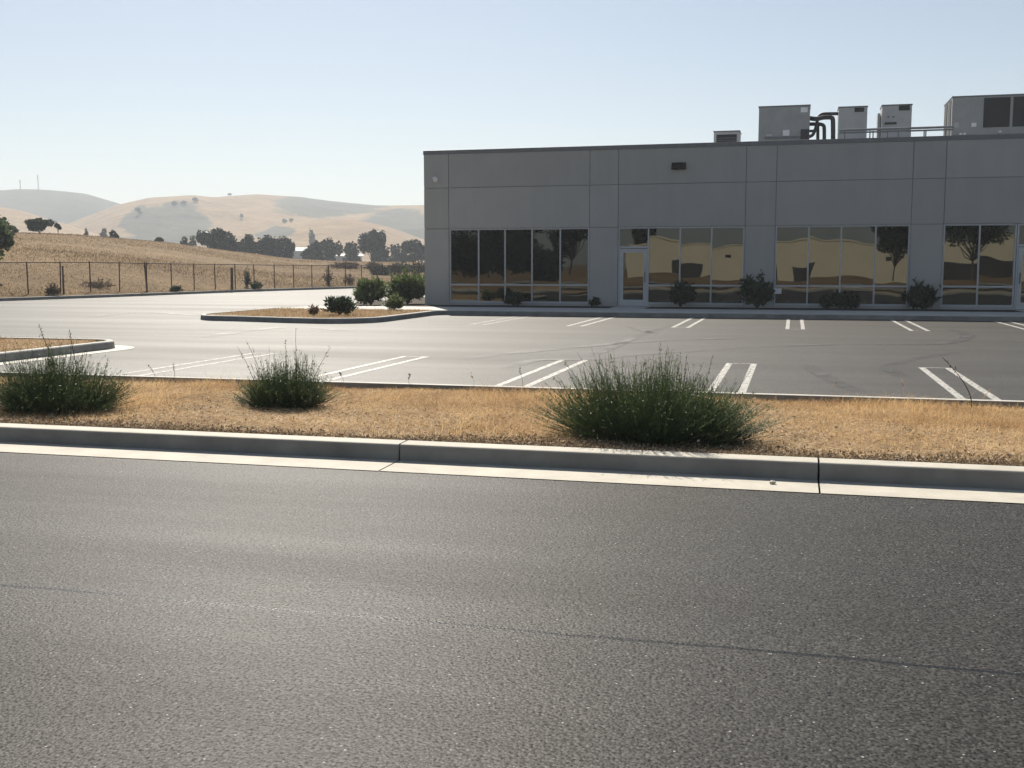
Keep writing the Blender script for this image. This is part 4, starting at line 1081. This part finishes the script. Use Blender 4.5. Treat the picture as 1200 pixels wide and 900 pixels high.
# ------------------------------------------------------------------ distant hills
def hill(name, sil, D0, D1, z0, seed, scrub, label, gul=1.0, u0=-420, u1=760, du=3.0, jag=0.0):
    us = np.arange(u0, u1, du); vs = np.interp(us, [p[0] for p in sil], [p[1] for p in sil])
    k = np.array([.25, .5, .25])
    for _ in range(3): vs = np.convolve(np.pad(vs, 1, mode='edge'), k, 'valid')
    vs = vs + .7 * wob(us / 30, us * 0, seed, 3, 1.0)
    ts = np.concatenate([np.linspace(0, 1, 46), np.linspace(1.04, 1.9, 12)]); n, m = len(us), len(ts); V = np.zeros((n, m, 3)); S = np.zeros((n, m))
    for i, (u, v) in enumerate(zip(us, vs)):
        d = ray(u, v); hd = math.hypot(d[0], d[1]); ax, ay = d[0] / hd, d[1] / hd
        Dr = D1 * (1 + .05 * math.sin(u / 61. + seed)); zr = CH + Dr * d[2] / hd
        for j, t in enumerate(ts):
            D = D0 + (Dr - D0) * t
            if t <= 1: z = z0 + (zr - z0) * (.62 * t + .38 * (t * t * (3 - 2 * t)))
            else: z = zr - (zr - z0) * (t - 1) ** 1.5 * 1.1
            V[i, j] = (ax * D, ay * D, z)
    X, Y, T = V[:, :, 0], V[:, :, 1], np.broadcast_to(ts, (n, m))
    h = V[:, :, 2].max() - z0
    env = np.clip(np.minimum(T, 1) * (1 - np.minimum(T, 1)) * 4, 0, 1)
    V[:, :, 2] += gul * env * h * (.11 * wob(X, Y, seed + 1, 4, .012) - .11 * np.abs(wob(X, Y, seed + 2, 3, .018)))
    for (cu, cv, ru, rv, a) in scrub:
        for i in range(n):
            for j in range(46):
                uu, vv = uv_of(*V[i, j]); e = ((uu - cu) / ru) ** 2 + ((vv - cv) / rv) ** 2
                if e < 2.2: S[i, j] = max(S[i, j], a * (1 - e / 2.2) * 2.0)
    idx = np.arange(n * m).reshape(n, m)
    Q = np.stack([idx[:-1, :-1], idx[1:, :-1], idx[1:, 1:], idx[:-1, 1:]], -1).reshape(-1, 4)
    me = np_mesh(name, V.reshape(-1, 3), Q)
    if me.polygons[0].normal.z < 0: me.flip_normals()
    a = me.attributes.new('scrub', 'FLOAT', 'POINT'); a.data.foreach_set('value', np.clip(S, 0, 1).ravel().astype(np.float32))
    tag(link(name, me, M['hill'], smooth=True), label, 'hill', kind='structure')
    return V, us
H1 = hill('far_hill', [(-420, 236), (-150, 228), (0, 223), (25, 221.5), (60, 223), (100, 227), (138, 238), (200, 256), (420, 262), (760, 262)], 950, 1250, -3, 1,
     [(60, 240, 110, 20, .75)], 'highest far hill with two masts at the left of the skyline')
H2 = hill('rolling_hill', [(-420, 300), (-60, 290), (20, 282), (75, 264), (100, 254), (138, 239.5), (175, 231.5), (225, 228.5), (250, 231), (300, 227.5), (350, 230.5), (390, 236), (440, 241), (497, 240), (560, 237), (640, 240), (760, 244)], 620, 1020, -3, 2,
     [(195, 262, 42, 17, .95), (210, 245, 22, 8, .6), (165, 248, 7, 6, .9), (385, 240, 60, 12, .55), (470, 268, 40, 20, .7), (150, 285, 60, 8, .5)], 'long golden rolling hill along the skyline')
H3 = hill('near_hill', [(-420, 236), (-60, 239), (0, 242), (30, 248), (50, 255), (80, 264), (110, 273), (150, 286), (300, 300), (760, 302)], 520, 860, -3, 3, [], 'pale sunlit hill shoulder at the left below the highest hill', .6)
H4 = hill('spur_hill', [(-420, 306), (150, 302), (240, 288), (290, 274), (330, 263), (380, 255.5), (420, 258), (460, 267), (500, 282), (560, 292), (760, 300)], 500, 800, -3, 4,
     [(312, 271, 28, 6, .8)], 'warm tan spur in front of the rolling hill', .7)
def on_hill(Hd, u, v):
    V, us = Hd; i = int(np.argmin(abs(us - u))); best = None
    for j in range(46):
        e = abs(uv_of(*V[i, j])[1] - v)
        if best is None or e < best[0]: best = (e, j)
    return Vector(V[i, best[1]])
HT = 'lone trees on the distant hills'
for i, (Hd, u, v, w, h, lb) in enumerate(((H2, 270, 229.5, 6, 3, 'tiny tree dot on the skyline of the rolling hill'), (H2, 283, 256, 7, 6, 'single dark tree low on the open slope of the rolling hill'), (H4, 334, 256, 12, 6, 'wide dark tree clump near the top of the warm spur'),
        (H4, 341, 261, 6, 5, 'small round tree just below the wide clump on the spur'), (H2, 163, 252, 11, 9, 'pale wooded clump left on the rolling hill'), (H2, 203, 242, 10, 6, 'left of three scrubby trees under the skyline'), (H2, 216, 240, 9, 5, 'middle of three scrubby trees under the skyline'), (H2, 229, 237, 9, 5, 'right of three scrubby trees under the skyline'),
        (H3, 62, 262, 9, 3, 'dark scrub line at the foot of the pale left shoulder'))):
    b = on_hill(Hd, u, v); sc = b.length / F
    tree('hill_tree', lb, b, h * sc, w * sc, 420, .45, 90 + i, M['oak_far'], HT, trunk=.05, clumps=5)
def mast(u, v0, v1, label):
    b = on_hill(H1, u, v0 + 1); d = ray(u, v1); zt = CH + math.hypot(b.x, b.y) * d[2] / math.hypot(d[0], d[1]); h = zt - b.z
    t = empty('radio_mast', tuple(b), label, 'mast', 'radio masts on the far hill'); k = MB(); r = .55
    for a in range(3):
        an = a * 2.094; k.tube([(b.x + r * math.cos(an), b.y + r * math.sin(an), b.z - 1), (b.x + .3 * math.cos(an), b.y + .3 * math.sin(an), zt)], .13, 4)
    n = int(h / 1.6)
    for i in range(n):
        z = b.z + h * i / n; z2 = b.z + h * (i + 1) / n
        for a in range(3):
            a1, a2 = a * 2.094, (a + 1) * 2.094; k.tube([(b.x + r * math.cos(a1), b.y + r * math.sin(a1), z), (b.x + r * .8 * math.cos(a2), b.y + r * .8 * math.sin(a2), z2)], .06, 3)
    k.build('lattice', M['pipe_grey'], t)
    k = MB(); k.tube([(b.x, b.y, zt - .5), (b.x, b.y, zt + 1.5)], .12, 4)
    k.build('lightning_rod', M['pipe_grey'], t)
    for s in (.75, .9):
        k = MB(); k.tube([(b.x, b.y - .55, b.z + h * s), (b.x, b.y - .55, b.z + h * s + 1.2)], .4, 6); k.build('antenna', M['pipe_grey'], t)
mast(24.5, 221.5, 211.5, 'shorter left radio mast on the highest far hill'); mast(45, 222, 205, 'taller right radio mast on the highest far hill')

# ------------------------------------------------------------------ across the street: what the mirror windows show
mb = MB(); mb.quad((-90, -8.2, .002), (-90, -46, .002), (90, -46, .002), (90, -8.2, .002)); mb.f[-1] = mb.f[-1][::-1] if False else mb.f[-1]
bx = np.linspace(-70, 60, 90); by = np.linspace(-8.6, -46, 40); X, Yy = np.meshgrid(bx, by)
Zz = .12 + .9 * np.exp(-((Yy + 26) / 7.) ** 2) * (.55 + .45 * wob(X, Yy, 8, 3, .2)) + .05 * wob(X, Yy, 18, 3, .9); idx = np.arange(X.size).reshape(X.shape)
tag(link('verge', np_mesh('verge', np.stack([X, Yy, Zz], -1).reshape(-1, 3), np.stack([idx[:-1, :-1], idx[:-1, 1:], idx[1:, 1:], idx[1:, :-1]], -1).reshape(-1, 4)), M['yard'], smooth=True), 'brown dry verge with a low berm across the street', 'ground', kind='structure')
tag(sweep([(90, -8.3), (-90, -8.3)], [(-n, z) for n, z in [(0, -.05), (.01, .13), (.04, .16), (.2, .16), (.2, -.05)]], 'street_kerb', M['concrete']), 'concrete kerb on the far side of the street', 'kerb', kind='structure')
t = empty('beige_warehouse', (-8, -46, 0), 'sunlit beige warehouse with dark loading doors, mirrored in the windows', 'building')
w = MB(); w.box(-18, 60, -70, -46, -.1, 4.35); w.build('wall', M['beige'], t)
w = MB(); w.box(-18.1, 60.1, -70.1, -45.93, 4.35, 4.5); w.build('parapet', M['beige'], t)
for xa, xb in ((-5.2, -1.2), (.6, 2.4), (15.5, 22), (30, 36), (-14, -11)):
    w = MB(); w.box(xa, xb, -46.03, -45.98, .1, 2.1); w.build('loading_door', M['darkdoor'], t)
for xa in (-8, 9, 25): w = MB(); w.box(xa, xa + .7, -46.25, -45.99, 2.9, 3.3); w.build('wall_lamp', M['black'], t)
RT = 'street trees mirrored in the windows'
for i, (x, y, h, wd) in enumerate(((-41, -34, 4.6, 6), (-37, -35, 4.2, 6), (-33, -34, 4.8, 6.5), (-29, -35.5, 4.3, 6), (-25.2, -34, 4.0, 5), (-45, -35, 5, 7))):
    tree('hedge_shrub', 'dense dark evergreen shrub in the hedge across the road, mirrored in the leftmost window', Vector((x, y, .1)), h, wd, 4200, .15, 340 + i, M['oak'], 'hedge mirrored in the leftmost window', trunk=.02, clumps=11)
for i, (x, y, h, wd, tk, lb) in enumerate(((-34, -27, 7.5, 8.5, .16, 'leftmost street tree across the road seen as a reflection'), (-29.5, -30, 8, 8.5, .14, 'second street tree from the left seen as a reflection'), (-25.5, -26, 7.5, 7.5, .20, 'third street tree from the left seen as a reflection'), (-21.3, -29, 7.6, 6.6, .30, 'street tree with forked trunk mirrored in the leftmost window'),
        (-38.5, -31, 8, 9, .15, 'outermost street tree hidden in the dark left reflection'), (8.6, -24, 6.6, 6.4, .32, 'round crowned street tree mirrored in the third window'), (14.6, -22, 7, 6.8, .34, 'slender street tree mirrored in the right window'), (-16.5, -48, 7.5, 4, .35, 'street tree above the beige wall end seen as a reflection'))):
    tree('street_tree', lb, Vector((x, y, .1 + .5)), h, wd, 6500, .10, 300 + i, M['oak'], RT, trunk=tk * .85, clumps=26, tr=.10, airy=.5, lrs=.62, flat=1.15)

# ------------------------------------------------------------------ air
hz = MB(); hz.box(-2300, 2300, -2300, 2300, -14, 150); ho = hz.build('haze', None)
ho.data.materials.clear(); m = bpy.data.materials.new('haze_air'); m.use_nodes = True; nt = m.node_tree; nt.nodes.clear()
out = nt.nodes.new('ShaderNodeOutputMaterial'); pv = nt.nodes.new('ShaderNodeVolumePrincipled')
pv.inputs['Color'].default_value = (.85, .92, .99, 1); pv.inputs['Density'].default_value = .00056; pv.inputs['Anisotropy'].default_value = .2
pv.inputs['Density Attribute'].default_value = ''
nt.links.new(pv.outputs[0], out.inputs['Volume'])
try: m.cycles.homogeneous_volume = True
except Exception: pass
ho.data.materials.append(m); tag(ho, 'pale summer haze lying over the valley towards the hills', 'haze', kind='stuff')

# ------------------------------------------------------------------ light
w = bpy.data.worlds.new('World'); scene.world = w; w.use_nodes = True; nt = w.node_tree; nt.nodes.clear()
sky = nt.nodes.new('ShaderNodeTexSky'); sky.sky_type = 'NISHITA'; sky.sun_disc = False
sky.sun_elevation = math.radians(SUN_EL); sky.sun_rotation = math.radians(-SUN_AZ)
sky.air_density = 1.0; sky.dust_density = 0.6; sky.ozone_density = 1.3; sky.altitude = 50
bg = nt.nodes.new('ShaderNodeBackground'); bg.inputs['Strength'].default_value = .050
o_ = nt.nodes.new('ShaderNodeOutputWorld'); nt.links.new(sky.outputs[0], bg.inputs[0]); nt.links.new(bg.outputs[0], o_.inputs[0])
sd = bpy.data.lights.new('sun', 'SUN'); so = bpy.data.objects.new('sun', sd); C.objects.link(so)
sd.energy = 5.0; sd.angle = math.radians(.53); sd.color = (1, .925, .81)
saz = math.radians(SUN_AZ); sel = math.radians(SUN_EL)
to_sun = Vector((-math.sin(saz) * math.cos(sel), math.cos(saz) * math.cos(sel), math.sin(sel)))
so.rotation_euler = to_sun.to_track_quat('Z', 'Y').to_euler()

scene.view_settings.view_transform = 'Standard'; scene.view_settings.look = 'None'
scene.view_settings.exposure = 0.78; scene.view_settings.gamma = 1; scene.view_settings.use_curve_mapping = False
scene.render.engine = 'CYCLES'
cy = scene.cycles; cy.max_bounces = 6; cy.diffuse_bounces = 3; cy.glossy_bounces = 3; cy.transmission_bounces = 4; cy.transparent_max_bounces = 12; cy.volume_bounces = 0
cy.use_denoising = True; cy.sample_clamp_indirect = 6
